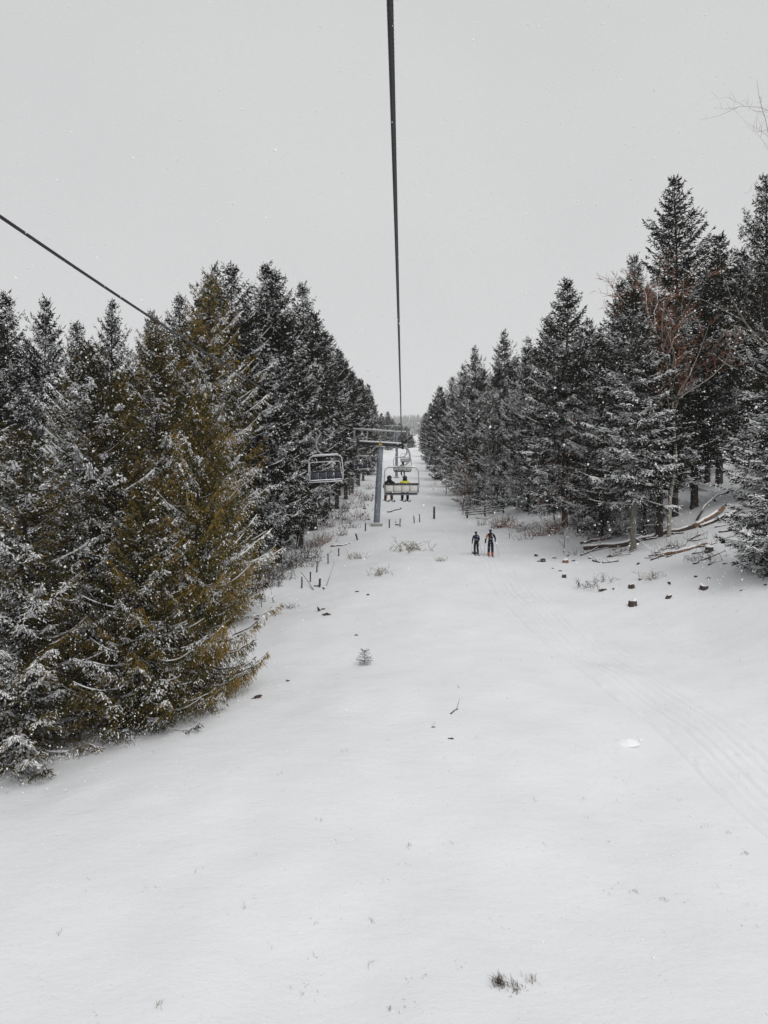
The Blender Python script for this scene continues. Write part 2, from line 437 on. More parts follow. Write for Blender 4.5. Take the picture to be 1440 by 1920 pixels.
def spruce(name, seed, H, R, cb=0.06, dz=0.34, per=5, spacing=0.12, bl=0.2, bw=0.045, hang=0.5, snow=0.35, sub=5,
           tipup=0.35, droop=0.30, prof=0.42, needles='dark', bark='bark', dead=0, wind=0.0, trunk_r=None, snow_w=0.9, gap=0.0, lean=0.0, pad=.055):
    r = np.random.default_rng(seed)
    tr = trunk_r or 0.0125 * H + 0.02
    # trunk
    mb = MB()
    zs = np.array([-0.5, 0.0, 0.25, 0.06 * H, 0.3 * H, 0.6 * H, 0.85 * H, 0.97 * H, H])
    rr = tr * np.array([1.5, 1.28, 1.06, 0.97, 0.78, 0.5, 0.2, 0.06, 0.02])
    pth = np.stack([0.012 * H * np.sin(zs / H * 4 + seed) * zs / H + lean * zs, 0.010 * H * np.sin(zs / H * 5 + seed * 2) * zs / H, zs], -1)
    mb.tube(pth, rr, 9)
    def trunk_at(z): return np.array([np.interp(z, zs, pth[:, 0]), np.interp(z, zs, pth[:, 1]), z])
    FV, FT, SV, SQ, ST = [], [], [], [], []     # foliage blades, tints, snow verts
    sn = 0
    z = cb * H
    azb = r.uniform(0, 6.28)
    blades_p, blades_d, blades_l, blades_w, blades_t, blades_s = [], [], [], [], [], []
    while z < H - 0.12:
        t = (z - cb * H) / (H - cb * H)
        n = per if t < 0.85 else max(3, per - 1)
        azb += 2.4
        for j in range(n):
            if r.random() < gap * (0.4 + t): continue
            a_ = azb + 2 * np.pi * j / n + r.normal(0, 0.28)
            L = R * math.tanh(prof * (H - z) / R) * r.choice([.62, .8, .95, 1.05, 1.15]) * r.uniform(.92, 1.08) * (0.82 + 0.18 * min(1, t / 0.12)) + 0.12
            sl0 = -droop * (1 - t) + 0.75 * t ** 1.6 + r.normal(0, 0.07)
            cv = tipup * (0.55 + 0.45 * (1 - t)) + r.normal(0, 0.05)
            zb = z + r.uniform(-.5, .5) * dz
            m = 9
            s = np.linspace(0, 1, m)
            d2 = np.array([math.cos(a_), math.sin(a_), 0]); pr = np.array([-d2[1], d2[0], 0])
            base = trunk_at(zb)
            sway = r.normal(0, .06) * L
            sp = base + d2 * (s * L)[:, None] + pr * (sway * s ** 2)[:, None] + UP * (L * (sl0 * s + cv * s ** 2.2))[:, None]
            br0 = 0.010 + 0.011 * L
            mb.tube(sp[::2], br0 * (1 - 0.85 * s[::2]), 3, cap=False)
            tan = unit(np.gradient(sp, axis=0))
            btint = r.uniform(0, 1)
            psnow = np.clip(snow * (1 - .88 * t ** 1.25) * r.uniform(0.2, 1.8) * (1 + wind * math.cos(a_ - math.pi * 1.08)), 0, 0.95)
            runs = [(c, c + r.uniform(.15, .4)) for c in r.uniform(-.1, .9, 3)]
            insnow = lambda q: np.any([(q > a) & (q < b) for a, b in runs], axis=0)
            hold = r.random() < min(.95, psnow * 2.1)
            # snow lying along the branch
            if psnow > 0.05:
                i0 = 0
                while i0 < m - 2:
                    ln = r.integers(2, 6)
                    if r.random() < min(0.95, psnow * 1.55):
                        i1 = min(m, i0 + ln + 1)
                        seg = sp[i0:i1]
                        k = len(seg)
                        if k >= 2:
                            wd = (br0 * 0.5 + 0.008) * snow_w * r.uniform(.6, 1.3, k)
                            wd[0] *= .4; wd[-1] *= .35
                            sd = unit(np.cross(tan[i0:i1], UP))
                            v = np.concatenate([seg + sd * wd[:, None] + UP * .004, seg - sd * wd[:, None] + UP * .004, seg + UP * (wd * 1.1 + br0 * .5 + .008)[:, None]])
                            q = []
                            for i in range(k - 1):
                                q.append((sn + i, sn + i + 1, sn + 2 * k + i + 1, sn + 2 * k + i))
                                q.append((sn + k + i + 1, sn + k + i, sn + 2 * k + i, sn + 2 * k + i + 1))
                            SV.append(v); SQ += q; sn += 3 * k
                    i0 += ln
            # thicker pads where a bough holds its load
            if hold and L > .7:
                for a0, b0 in runs[:2]:
                    a0, b0 = max(.2, a0), min(.97, b0)
                    if b0 - a0 < .1: continue
                    k = 6; q_ = np.linspace(a0, b0, k)
                    seg = np.stack([np.interp(q_, s, sp[:, c]) for c in range(3)], -1) + pr * (r.normal(0, .05, k) * L * .4)[:, None]
                    wd = pad * r.uniform(.6, 1.5) * np.array([.15, .8, 1, 1.1, .75, .12]) * r.uniform(.75, 1.3, k)
                    v = np.concatenate([seg + pr * wd[:, None] - UP * (wd * .35)[:, None], seg - pr * wd[:, None] - UP * (wd * .35)[:, None], seg + UP * (wd * .45 + .02)[:, None]])
                    for i in range(k - 1):
                        SQ += [(sn + i, sn + i + 1, sn + 2 * k + i + 1, sn + 2 * k + i), (sn + k + i + 1, sn + k + i, sn + 2 * k + i, sn + 2 * k + i + 1)]
                    SV.append(v); sn += 3 * k
            # side twigs
            nb = max(2, int(L / spacing))
            sb = np.sort(r.uniform(0.10, 1.0, nb * 2))
            side = np.where(np.arange(nb * 2) % 2 == 0, 1.0, -1.0)
            pb = np.stack([np.interp(sb, s, sp[:, c]) for c in range(3)], -1)
            tb = unit(np.stack([np.interp(sb, s, tan[:, c]) for c in range(3)], -1))
            ang = r.normal(0.95, 0.22, nb * 2)
            db = unit(tb * np.cos(ang)[:, None] + pr * (side * np.sin(ang))[:, None] + UP * (r.normal(-0.12, 0.16, nb * 2) - hang * 0.25)[:, None])
            lb = np.clip(0.38 * L * (1 - sb) ** 0.8 + 0.10, 0.08, 0.85) * r.uniform(.6, 1.15, nb * 2)
            k = sub
            u = (np.arange(k) + r.uniform(0, 1, (nb * 2, k))) / k
            P = pb[:, None, :] + db[:, None, :] * (lb[:, None] * u)[..., None] - UP * (hang * 0.45 * lb[:, None] * u ** 1.7)[..., None]
            sgn = np.where(r.random((nb * 2, k)) < 0.5, 1.0, -1.0)
            ps = np.cross(db, UP)
            D = db[:, None, :] * r.uniform(0.5, 1.0, (nb * 2, k, 1)) + ps[:, None, :] * (sgn * r.uniform(.2, .8, (nb * 2, k)))[..., None]
            D = D + UP * (-hang * r.uniform(0.3, 1.9, (nb * 2, k)) + r.normal(0, .14, (nb * 2, k)) + 0.32 * t)[..., None]
            D = unit(D)
            Ls = bl * r.uniform(.6, 1.35, (nb * 2, k)) * (0.75 + 0.4 * (1 - t))
            Wd = bw * r.uniform(.7, 1.25, (nb * 2, k))
            T = np.clip(0.5 * btint + 0.32 * r.random((nb * 2, k)) + 0.34 * sb[:, None] * r.random((nb * 2, k)) + 0.15 * u - .08, 0, 1)
            # patches of snow held by the twigs
            patch = (insnow(sb) & hold)[:, None] | (r.random((nb * 2, 1)) < psnow * .22)
            S = patch & (r.random((nb * 2, k)) < 0.95 - .5 * u) & (D[..., 2] > -0.85)
            blades_p.append(P.reshape(-1, 3)); blades_d.append(D.reshape(-1, 3)); blades_l.append(Ls.ravel()); blades_w.append(Wd.ravel())
            blades_t.append(T.ravel()); blades_s.append(S.ravel())
            # blades straight along the branch axis
            k2 = max(3, int(L / bl * 1.6))
            s2 = np.sort(r.uniform(0.15, 1.0, k2)); s2[-1] = 0.98
            p2 = np.stack([np.interp(s2, s, sp[:, c]) for c in range(3)], -1)
            t2 = unit(np.stack([np.interp(s2, s, tan[:, c]) for c in range(3)], -1) + r.normal(0, .18, (k2, 3)) + UP * .12)
            blades_p.append(p2); blades_d.append(t2); blades_l.append(np.full(k2, bl * 1.2)); blades_w.append(np.full(k2, bw * 1.15))
            blades_t.append(np.clip(.45 * btint + .5 * r.random(k2), 0, 1)); blades_s.append(r.random(k2) < psnow * .5)
        z += dz * (1 - 0.45 * t) * r.uniform(.8, 1.2)
    # leader
    kl = 26
    zl = np.linspace(H - 0.7, H, kl)
    pl = np.stack([trunk_at(q) for q in zl])
    dl = unit(np.stack([np.cos(np.arange(kl) * 2.4), np.sin(np.arange(kl) * 2.4), np.full(kl, 1.1)], -1))
    dl[-1] = UP
    blades_p.append(pl); blades_d.append(dl); blades_l.append(np.linspace(bl * .9, bl * .55, kl)); blades_w.append(np.full(kl, bw * .8))
    blades_t.append(r.random(kl) * .5); blades_s.append(np.zeros(kl, bool))
    # dead lower branches
    for _ in range(dead):
        zb = r.uniform(0.05 * H, max(cb * H, .08 * H) + 1.0)
        a_ = r.uniform(0, 6.28); L = r.uniform(.4, 1.7)
        s = np.linspace(0, 1, 5)
        d2 = np.array([math.cos(a_), math.sin(a_), 0])
        sp = trunk_at(zb) + d2 * (s * L)[:, None] + UP * (L * (r.uniform(-.35, .15) * s - .2 * s ** 2))[:, None]
        mb.tube(sp, .016 * (1 - .8 * s), 3, cap=False)
        for _q in range(4):
            i = r.integers(1, 5)
            e = sp[i] + np.array([r.normal(0, .25), r.normal(0, .25), r.uniform(-.3, .05)])
            mb.tube(np.stack([sp[i], e]), [.006, .002], 3, cap=False)
        if r.random() < snow:
            v = np.concatenate([sp + np.cross(d2, UP) * .02, sp - np.cross(d2, UP) * .02, sp + UP * .035])
            k = 5
            for i in range(k - 1):
                SQ.append((sn + i, sn + i + 1, sn + 2 * k + i + 1, sn + 2 * k + i)); SQ.append((sn + k + i + 1, sn + k + i, sn + 2 * k + i, sn + 2 * k + i + 1))
            SV.append(v); sn += 3 * k
    P = np.concatenate(blades_p); D = np.concatenate(blades_d); Lb = np.concatenate(blades_l); Wb = np.concatenate(blades_w)
    T = np.concatenate(blades_t); S = np.concatenate(blades_s)
    n = len(P)
    rnd = unit(r.normal(0, 1, (n, 3)))
    N = unit(np.cross(D, rnd))
    mid = P + D * (Lb * .42)[:, None]
    V = np.stack([P, mid + N * (Wb * .5)[:, None], P + D * Lb[:, None], mid - N * (Wb * .5)[:, None]], 1).reshape(-1, 3)
    Q = np.arange(n * 4).reshape(n, 4)
    crown = np_mesh(name + '_crown', V, Q, None, M[needles], False, np.repeat(T, 4))
    # snow on blades: low ridged caps
    i = np.nonzero(S)[0]
    tri = []
    if len(i):
        hN = unit(np.cross(D[i], UP))
        ws = np.minimum(Wb[i] * .98, .06) * r.uniform(.6, 1.25, len(i)) * snow_w
        pm = P[i] + D[i] * (Lb[i] * .5)[:, None] + UP * .006
        v = np.stack([P[i] + D[i] * (Lb[i] * .08)[:, None] + UP * .006, pm + hN * ws[:, None], P[i] + D[i] * (Lb[i] * .92)[:, None] + UP * .006, pm - hN * ws[:, None], pm + UP * (ws * .85 + .006)[:, None]], 1).reshape(-1, 3)
        b = sn + np.arange(len(i)) * 5
        for a0, a1 in ((0, 1), (1, 2), (2, 3), (3, 0)):
            tri.append(np.stack([b + a1, b + a0, b + 4], -1))
        SV.append(v); sn += len(v)
    snow_me = np_mesh(name + '_snow', np.concatenate(SV), np.array(SQ) if SQ else None, np.concatenate(tri) if tri else None, M['snow'], False)
    return {'trunk': mb.mesh(name + '_trunk', [M[bark]]), 'crown': crown, 'snow_cover': snow_me, 'H': H, 'R': R}

VAR = {}
# near trees, fine twigs
VAR['near_a'] = spruce('near_a', 11, 10.8, 2.9, cb=.015, dz=.31, per=7, spacing=.085, bl=.135, bw=.024, hang=1.1, snow=.22, sub=8, tipup=.62, droop=.58, needles='olive', wind=.3, prof=.42, pad=0.045)
VAR['near_b'] = spruce('near_b', 12, 13.0, 3.0, cb=.015, dz=.34, per=7, spacing=.095, bl=.14, bw=.026, hang=.75, snow=.52, sub=7, tipup=.60, droop=.55, needles='olive_dull', wind=.8, prof=.42, pad=0.065)
VAR['near_d'] = spruce('near_d', 14, 16.0, 3.4, cb=.03, dz=.44, per=7, spacing=.12, bl=.18, bw=.034, hang=.75, snow=.32, sub=6, tipup=.56, droop=.48, needles='olive', wind=.6, prof=.42, pad=0.06)
# mid distance, full to the ground
VAR['edge_a'] = spruce('edge_a', 21, 20.0, 3.6, cb=.11, dz=.54, per=7, spacing=.165, bl=.22, bw=.048, hang=.55, snow=.27, sub=6, tipup=.52, droop=.46, prof=.42, dead=30, gap=.06, pad=0.07)
VAR['edge_b'] = spruce('edge_b', 22, 20.0, 3.4, cb=.16, dz=.54, per=7, spacing=.165, bl=.22, bw=.048, hang=.6, snow=.23, sub=6, tipup=.55, droop=.48, prof=.42, dead=40, gap=.06, pad=0.065)
VAR['edge_c'] = spruce('edge_c', 23, 20.0, 3.8, cb=.05, dz=.58, per=7, spacing=.17, bl=.25, bw=.056, hang=.5, snow=.46, sub=6, tipup=.50, droop=.44, prof=.42, dead=20, gap=.08, pad=0.085)
VAR['forest_a'] = spruce('forest_a', 24, 20.0, 2.7, cb=.26, dz=.46, per=6, spacing=.18, bl=.27, bw=.07, hang=.45, snow=.22, sub=5, tipup=.36, droop=.34, prof=.42, dead=110, pad=0.07)
VAR['forest_b'] = spruce('forest_b', 25, 20.0, 2.5, cb=.20, dz=.46, per=6, spacing=.18, bl=.27, bw=.07, hang=.4, snow=.27, sub=5, tipup=.40, droop=.34, prof=.42, dead=110, pad=0.08)
VAR['tall'] = spruce('tall', 26, 24.0, 4.0, cb=.12, dz=.58, per=6, spacing=.16, bl=.27, bw=.066, hang=.35, snow=.25, sub=6, tipup=.50, droop=.30, prof=.42, gap=.12, dead=12, trunk_r=.24, pad=0.075)
VAR['snowy_a'] = spruce('snowy_a', 27, 17.0, 3.3, cb=.21, dz=.48, per=7, spacing=.15, bl=.24, bw=.062, hang=.4, snow=.52, sub=5, tipup=.30, droop=.40, prof=.42, bark='bark_grey', dead=12, trunk_r=.20, pad=0.11)
VAR['snowy_b'] = spruce('snowy_b', 28, 15.0, 3.0, cb=.04, dz=.44, per=7, spacing=.14, bl=.22, bw=.058, hang=.3, snow=.62, sub=5, tipup=.32, droop=.36, prof=.42, snow_w=1.2, pad=0.12)
VAR['red_trunk'] = spruce('red_trunk', 29, 21.0, 3.6, cb=.10, dz=.56, per=7, spacing=.16, bl=.26, bw=.068, hang=.45, snow=.33, sub=5, tipup=.36, droop=.42, prof=.42, bark='bark_red', dead=50, trunk_r=.27, pad=0.085)
VAR['far_a'] = spruce('far_a', 31, 20.0, 3.0, cb=.05, dz=.62, per=6, spacing=.30, bl=.42, bw=.13, hang=.4, snow=.42, sub=4, tipup=.36, droop=.36, prof=.42, snow_w=1.2, pad=0.12)
VAR['far_b'] = spruce('far_b', 32, 20.0, 2.8, cb=.12, dz=.62, per=6, spacing=.30, bl=.42, bw=.13, hang=.4, snow=.34, sub=4, tipup=.40, droop=.36, prof=.42, snow_w=1.2, dead=10, pad=0.1)

_trng = random.Random(4)
def plant(var, x, y, height, label, group=None, width=1.0, rz=None, lean=0.0):
    v = VAR[var]
    k = height / v['H']
    e = empty('spruce_tree', (x, y, gz(x, y) - 0.05), label, 'tree', group, _trng.uniform(0, 6.28) if rz is None else rz)
    e.scale = (k * width, k * width, k)
    e.rotation_euler = (_trng.gauss(0, .014), _trng.gauss(0, .016) + lean, e.rotation_euler[2])
    for part in ('trunk', 'crown', 'snow_cover'):
        p = link(part, v[part], e)
        if part != 'trunk': p['kind'] = 'stuff'
    return e

def plant_px(var, px, Y, top, label, group=None, rmax=None, rz=None):
    """spruce standing below photo column px at distance Y whose tip reaches photo row top"""
    x, y, z = at(px, Y)
    h = (960 - top) / F * Y - z
    v = VAR[var]
    w = 1.0
    if rmax: w = rmax / (v['R'] * h / v['H'])
    plant(var, x, y, h, label, group, w, rz)
    return x, y, h

# left foreground clump
plant_px('near_a', 366, 25.6, 742, 'olive brown spruce with drooping twigs standing foremost beside the open slope', rmax=2.35, rz=0.4)
plant_px('near_b', 165, 25.5, 640, 'olive spruce with snowy left side behind the foreground clump, second from its right', rmax=3.0, rz=0.2)
plant_px('near_b', 40, 22.6, 800, 'low snow dusted olive spruce nearest the left picture edge', rmax=2.9, rz=0.0)
plant_px('near_a', 262, 23.9, 905, 'short bushy spruce at the foot of the left foreground clump', rmax=2.5, rz=2.1)
plant_px('near_b', -75, 23.5, 690, 'olive spruce half cut off by the left picture edge', rmax=3.0, rz=1.2)
plant_px('near_d', 300, 34.0, 592, 'snow streaked olive spruce behind the foremost spruce, to its left', rmax=3.0, rz=0.3)
plant_px('near_d', 392, 37.0, 512, 'tall olive brown spruce towering directly behind the foremost spruce', rmax=3.3, rz=2.6)
plant_px('near_b', 118, 33.0, 700, 'snowy olive spruce in the second row near the left edge', rmax=2.7, rz=.9)
plant_px('near_a', 215, 32.0, 700, 'bushy olive spruce filling the second row of the left clump', rmax=2.8, rz=3.3)
# left forest edge, going uphill
ordw = ['first', 'second', 'third', 'fourth', 'fifth', 'sixth', 'seventh', 'eighth', 'ninth', 'tenth', 'eleventh', 'twelfth', 'thirteenth', 'fourteenth', 'fifteenth', 'sixteenth']
left_edge = [('edge_b', 440, 47, 498, 3.3), ('edge_a', 482, 50, 489, 3.5), ('edge_b', 522, 56, 513, 3.4), ('edge_a', 562, 64, 530, 3.4), ('forest_b', 588, 74, 585, 3.3),
             ('edge_b', 610, 85, 622, 3.5), ('forest_a', 632, 98, 655, 2.9), ('forest_b', 648, 112, 680, 2.8), ('forest_a', 660, 127, 697, 2.8), ('forest_b', 672, 145, 712, 2.8), ('far_b', 681, 165, 716, 2.7),
             ('far_a', 690, 190, 722, 2.6), ('far_b', 697, 222, 745, 2.5), ('far_a', 703, 260, 762, 2.4), ('far_b', 714, 320, 776, 2.5), ('far_a', 727, 350, 772, 3.0)]
for i, (v, px, Y, top, rm) in enumerate(left_edge):
    plant_px(v, px, Y, top, 'dark spruce in the left forest edge, %s going uphill' % ordw[i], 'spruces along the left forest edge', rmax=rm)
er = random.Random(31)
ey = [q[2] for q in left_edge]; ex = [(q[1] - 720) / F * q[2] for q in left_edge]
for i in range(26):
    Y = 66 * (190 / 66) ** er.random(); x = float(np.interp(Y, ey, ex)) - er.uniform(-.2, 3.2)
    plant(er.choice(['forest_a', 'forest_b']), x, Y, er.uniform(13, 17), 'slender dark stemmed spruce crowding the left forest edge uphill of the thicket', 'slender spruces crowding the left forest edge', er.uniform(.6, .85))
for i, (px, Y, top) in enumerate([(733, 425, 790), (741, 432, 799), (748, 440, 794), (755, 436, 806), (761, 448, 800), (767, 455, 812), (737, 450, 786), (752, 460, 797), (728, 410, 783), (772, 470, 820)]):
    plant_px('far_a', px, Y, top, 'pale hazy spruce on the crest behind the far tower', 'pale spruces on the crest', rmax=3.6)
# skyline behind the left clump
for v, px, Y, top, rm, lb in [('edge_a', 12, 47, 545, 3.0, 'dark spruce on the far left skyline, at the picture edge'),
                              ('edge_c', 82, 50, 558, 2.9, 'dark spruce on the left skyline, second from the picture edge'),
                              ('edge_b', 152, 47, 606, 2.4, 'thin spruce on the left skyline in the dip between taller tips'),
                              ('edge_c', 215, 52, 563, 2.5, 'slender open spruce tip standing free below the left rope'),
                              ('edge_a', 283, 56, 585, 2.6, 'spruce whose tip meets the left rope against the sky'),
                              ('edge_b', 322, 55, 550, 2.7, 'spruce tip just right of where the left rope drops into trees'),
                              ('edge_c', 408, 56, 497, 2.7, 'spruce with thin tip behind the tall olive spruce')]:
    plant_px(v, px, Y, top, lb, 'spruces on the left skyline', rmax=rm)

SKY_L = ([-200, 0, 80, 150, 215, 290, 340, 410, 485, 565, 610, 650, 700], [560, 575, 590, 640, 600, 620, 575, 535, 525, 565, 650, 705, 750])
SKY_R = ([790, 830, 890, 940, 1030, 1070, 1100, 1150, 1190, 1270, 1345, 1390, 1440, 1800], [790, 750, 685, 660, 640, 570, 620, 570, 520, 470, 470, 450, 400, 380])
fr = random.Random(11)
def fill(n, xr, yr, keep, sky, label, group, kinds):
    done, tries = [], 0
    while len(done) < n and tries < 6000:
        tries += 1
        y = yr[0] * (yr[1] / yr[0]) ** fr.random(); x = fr.uniform(*xr)
        if not keep(x, y) or any((x - a) ** 2 + (y - b) ** 2 < 7.0 + y * .03 for a, b in done): continue
        px = 720 + F * x / y
        if px < -160 or px > 1600: continue
        top = np.interp(px, *sky) + fr.uniform(4, 60)
        h = (960 - top) / F * y - gz(x, y)
        h = min(h, fr.uniform(18, 23))
        if h < 9: continue
        v = fr.choice(kinds if y < 110 else ['far_a', 'far_b'])
        plant(v, x, y, h, label, group, fr.uniform(.85, 1.0) * (2.7 / (VAR[v]['R'] * h / VAR[v]['H'])))
        done.append((x, y))
fill(46, (-70, -8), (38, 190), lambda x, y: x < -9.2 - max(0, (60 - y) * .12) - max(0, (y - 120) * -.0), SKY_L,
     'dark spruce deep in the forest behind the left edge row', 'spruces inside the left forest', ['forest_a', 'forest_b', 'edge_b'])

# right side
plant_px('snowy_a', 1187, 50.0, 548, 'snow laden spruce with bare pale grey trunk beside the fallen logs', rmax=3.3, rz=1.0)
plant_px('red_trunk', 1059, 65.0, 520, 'tall spruce with reddish bare lower trunk above the skiers', rmax=3.4, rz=0.6)
plant_px('tall', 1266, 57.0, 328, 'tallest spruce with open upswept top on the right skyline', rmax=3.9, rz=0.9)
plant_px('snowy_b', 1462, 38.0, 590, 'snow heavy spruce nearest the right picture edge', rmax=2.75, rz=0.7)
plant_px('edge_a', 1436, 55.0, 330, 'tall dark spruce on the right skyline at the picture edge', rmax=3.5)
plant_px('forest_a', 1348, 63.0, 440, 'dark bare stemmed spruce in the gap right of the tallest spruce', rmax=2.9)
plant_px('forest_b', 1302, 58.0, 520, 'dark bare stemmed spruce standing above the fallen logs', rmax=2.6)
plant_px('forest_b', 1326, 66.0, 500, 'thin dark stem in the row behind the fallen logs, middle one', rmax=2.3)
plant_px('forest_a', 1390, 68.0, 470, 'dark stemmed spruce deepest in the gap at the right', rmax=2.8)
plant_px('forest_a', 1236, 52.0, 640, 'black trunked spruce just right of the pale grey trunk', rmax=2.4)
plant_px('edge_c', 1208, 54.0, 800, 'small leaning spruce between the grey and the black trunk', rmax=1.6)
plant_px('edge_c', 1128, 57.0, 640, 'snow flecked spruce left of the pale grey trunk', rmax=3.0)
right_edge = [('edge_c', 1108, 66, 598, 3.0), ('snowy_a', 1150, 72, 530, 3.2), ('edge_b', 1192, 70, 476, 3.1), ('snowy_a', 1028, 77, 592, 3.2), ('edge_c', 990, 82, 634, 3.2), ('edge_c', 942, 90, 622, 3.3),
              ('edge_c', 897, 101, 650, 3.3), ('edge_c', 868, 118, 684, 3.4), ('edge_b', 846, 140, 706, 3.1), ('far_a', 829, 168, 726, 3.1), ('far_b', 817, 205, 745, 3.1), ('far_a', 807, 245, 758, 3.0), ('far_b', 800, 285, 775, 3.0), ('far_a', 797, 335, 792, 3.2)]
for i, (v, px, Y, top, rm) in enumerate(right_edge):
    if i < 3:
        lb = ['dark spruce rising behind the gap right of the reddish trunk', 'spruce tip on the right skyline midway to the tallest spruce', 'twin pointed spruce just left of the tallest spruce'][i]
    else:
        lb = 'dark spruce in the right forest edge, %s going uphill from the reddish trunk' % ordw[i - 3]
    plant_px(v, px, Y, top, lb, 'spruces along the right forest edge', rmax=rm)
fill(26, (-16, -7), (66, 230), lambda x, y: x < -7.2 + max(0, (y - 100) * .028), ([-200, 500, 565, 610, 650, 700], [600, 560, 590, 665, 715, 760]),
     'dark spruce close behind the left edge row', 'spruces inside the left forest', ['forest_a', 'forest_b'])
fill(11, (-15, -8), (46, 74), lambda x, y: x < -8.6, ([-200, 300, 400, 565, 610], [640, 620, 560, 580, 665]),
     'dark spruce stem just inside the left forest above the thicket', 'spruces inside the left forest', ['forest_a', 'forest_b'])
fill(26, (12.5, 30), (92, 330), lambda x, y: x > 14.2 + max(0, y - 150) * .012, ([780, 830, 890, 940, 1030, 1100], [790, 735, 668, 640, 625, 600]),
     'snowy spruce close behind the right edge row', 'spruces inside the right forest', ['edge_c', 'edge_a'])
fill(58, (13, 90), (62, 260), lambda x, y: x > 15.5 + max(0, (95 - y) * .22) and not (y < 85 and 24 < x < 33), SKY_R,
     'dark spruce deep in the forest behind the right edge row', 'spruces inside the right forest', ['edge_a', 'edge_c', 'forest_b'])

# ------------------------------------------------------------------ bare trees and shrubs
def bare_tree(name, seed, H, r0, spread, depth, twig, bark, leaf=None, up=0.75, nbr=(5, 9), start=.3, rmin=.007, snow_p=.7):
    """leafless tree: stem with forking limbs; fine twigs a mesh of their own"""
    r = np.random.default_rng(seed)
    wood, fine, snw = MB(), MB(), MB()
    def limb(p, d, L, rad, lev):
        m = 6
        pts = [p]
        dd = d.copy()
        for _ in range(m):
            dd = unit(dd + r.normal(0, .19 if lev else .1, 3) + UP * (.06 if lev else .02))
            pts.append(pts[-1] + dd * L / m)
        pts = np.array(pts)
        (wood if lev < 2 else fine).tube(pts, rad * (1 - .8 * np.linspace(0, 1, m + 1)), 6 if lev == 0 else (4 if lev < 2 else 3), cap=False)
        if lev == 1 and abs(d[2]) < .8 and r.random() < snow_p:
            sd = unit(np.cross(unit(pts[-1] - pts[0]), UP)) * .016
            v = np.concatenate([pts + sd, pts - sd, pts + UP * .035]); k = m + 1
            snw.add(v, [(i, i + 1, 2 * k + i + 1, 2 * k + i) for i in range(m)] + [(k + i + 1, k + i, 2 * k + i, 2 * k + i + 1) for i in range(m)])
        if lev >= depth: return
        n = r.integers(*nbr) if lev else int(nbr[1] * 2.2)
        for _ in range(n):
            s = r.uniform(start if lev == 0 else .15, 1)
            i = min(m - 1, int(s * m)); q = pts[i] + (pts[i + 1] - pts[i]) * (s * m - i)
            a = r.uniform(0, 6.28)
            side = unit(np.cross(dd, unit(r.normal(0, 1, 3))))
            nd = unit(side * spread + unit(pts[-1] - pts[0]) * up)
            limb(q, nd, L * r.uniform(.28, .5) * (1.2 - .6 * s), max(rad * (1 - .75 * s) * .5, rmin), lev + 1)
    limb(np.array([0, 0, -.3]), UP + np.array([.02, 0, 0]), H, r0, 0)
    out = {'trunk': wood.mesh(name + '_trunk', [M[bark]]), 'crown': fine.mesh(name + '_crown', [M[twig]]), 'H': H}
    if snw.n: out['snow_cover'] = snw.mesh(name + '_snow', [M['snow']])
    return out

def put_bare(v, x, y, height, name, label, cat, group=None, rz=0.0, rx=0.0, width=1.0, sink=0.0):
    e = empty(name, (x, y, gz(x, y) - sink), label, cat, group, rz)
    k = height / v['H']; e.scale = (k * width, k * width, k)
    e.rotation_euler = (0, rx, rz)
    for part in ('trunk', 'crown', 'snow_cover'):
        if part in v:
            p = link(part, v[part], e)
            if part != 'trunk': p['kind'] = 'stuff'
    return e

BT = {'birch': bare_tree('birch', 51, 16.5, .15, .75, 3, 'twig_red', 'birch', up=.8, nbr=(7, 10), start=.5, rmin=.016),
      'grey': bare_tree('grey', 52, 21.0, .15, 1.0, 3, 'twig_pale', 'bark_grey', up=.65, nbr=(4, 7), start=.35, snow_p=.1),
      'young': bare_tree('young', 53, 8.0, .07, 1.0, 3, 'twig_red', 'bark_red', up=.55, nbr=(6, 9), start=.15, rmin=.012),
      'sapling': bare_tree('sapling', 54, 3.0, .035, .9, 2, 'twig', 'twig', up=.7, nbr=(3, 6), start=.15)}
x, y, z = at(1254, 51.2); put_bare(BT['birch'], x, y, 16.2, 'birch_tree', 'pale stemmed birch with reddish twigs below the tallest spruce', 'tree', rz=.5)
x, y, z = at(1462, 44); put_bare(BT['grey'], x, y, 23.0, 'bare_tree', 'leafless grey tree reaching in at the top right corner', 'tree', rz=2.3, rx=-.06)
x, y, z = at(1082, 61); put_bare(BT['young'], x, y, 8.4, 'bare_tree', 'young tree with reddish brown twigs right of the reddish trunk', 'tree', rz=1.3, width=1.2)
x, y, z = at(1040, 70); put_bare(BT['young'], x, y, 7.0, 'bare_tree', 'young reddish tree just left of the reddish trunk', 'tree', rz=4.3, width=1.1)
x, y, z = at(868, 96); put_bare(BT['young'], x, y, 6.0, 'bare_tree', 'low reddish tree beside the rail fence', 'tree', rz=2.3, width=1.3)
x, y, z = at(836, 122); put_bare(BT['young'], x, y, 6.5, 'bare_tree', 'low reddish tree at the right forest edge uphill of the rail fence', 'tree', rz=.3, width=1.3)
x, y, z = at(925, 86); put_bare(BT['grey'], x, y, 13.0, 'bare_tree', 'leafless tree with snowy limbs in front of the right forest edge', 'tree', rz=1.0, width=1.1)
x, y, z = hit(1057, 1036); put_bare(BT['sapling'], x, y, 2.4, 'bare_sapling', 'bare sapling holding snow in front of the reddish trunk', 'sapling', rz=1.0)
x, y, z = hit(955, 1010); put_bare(BT['sapling'], x, y, 1.3, 'bare_sapling', 'small bare sapling just right of the skiers', 'sapling', rz=2.0, width=1.6)

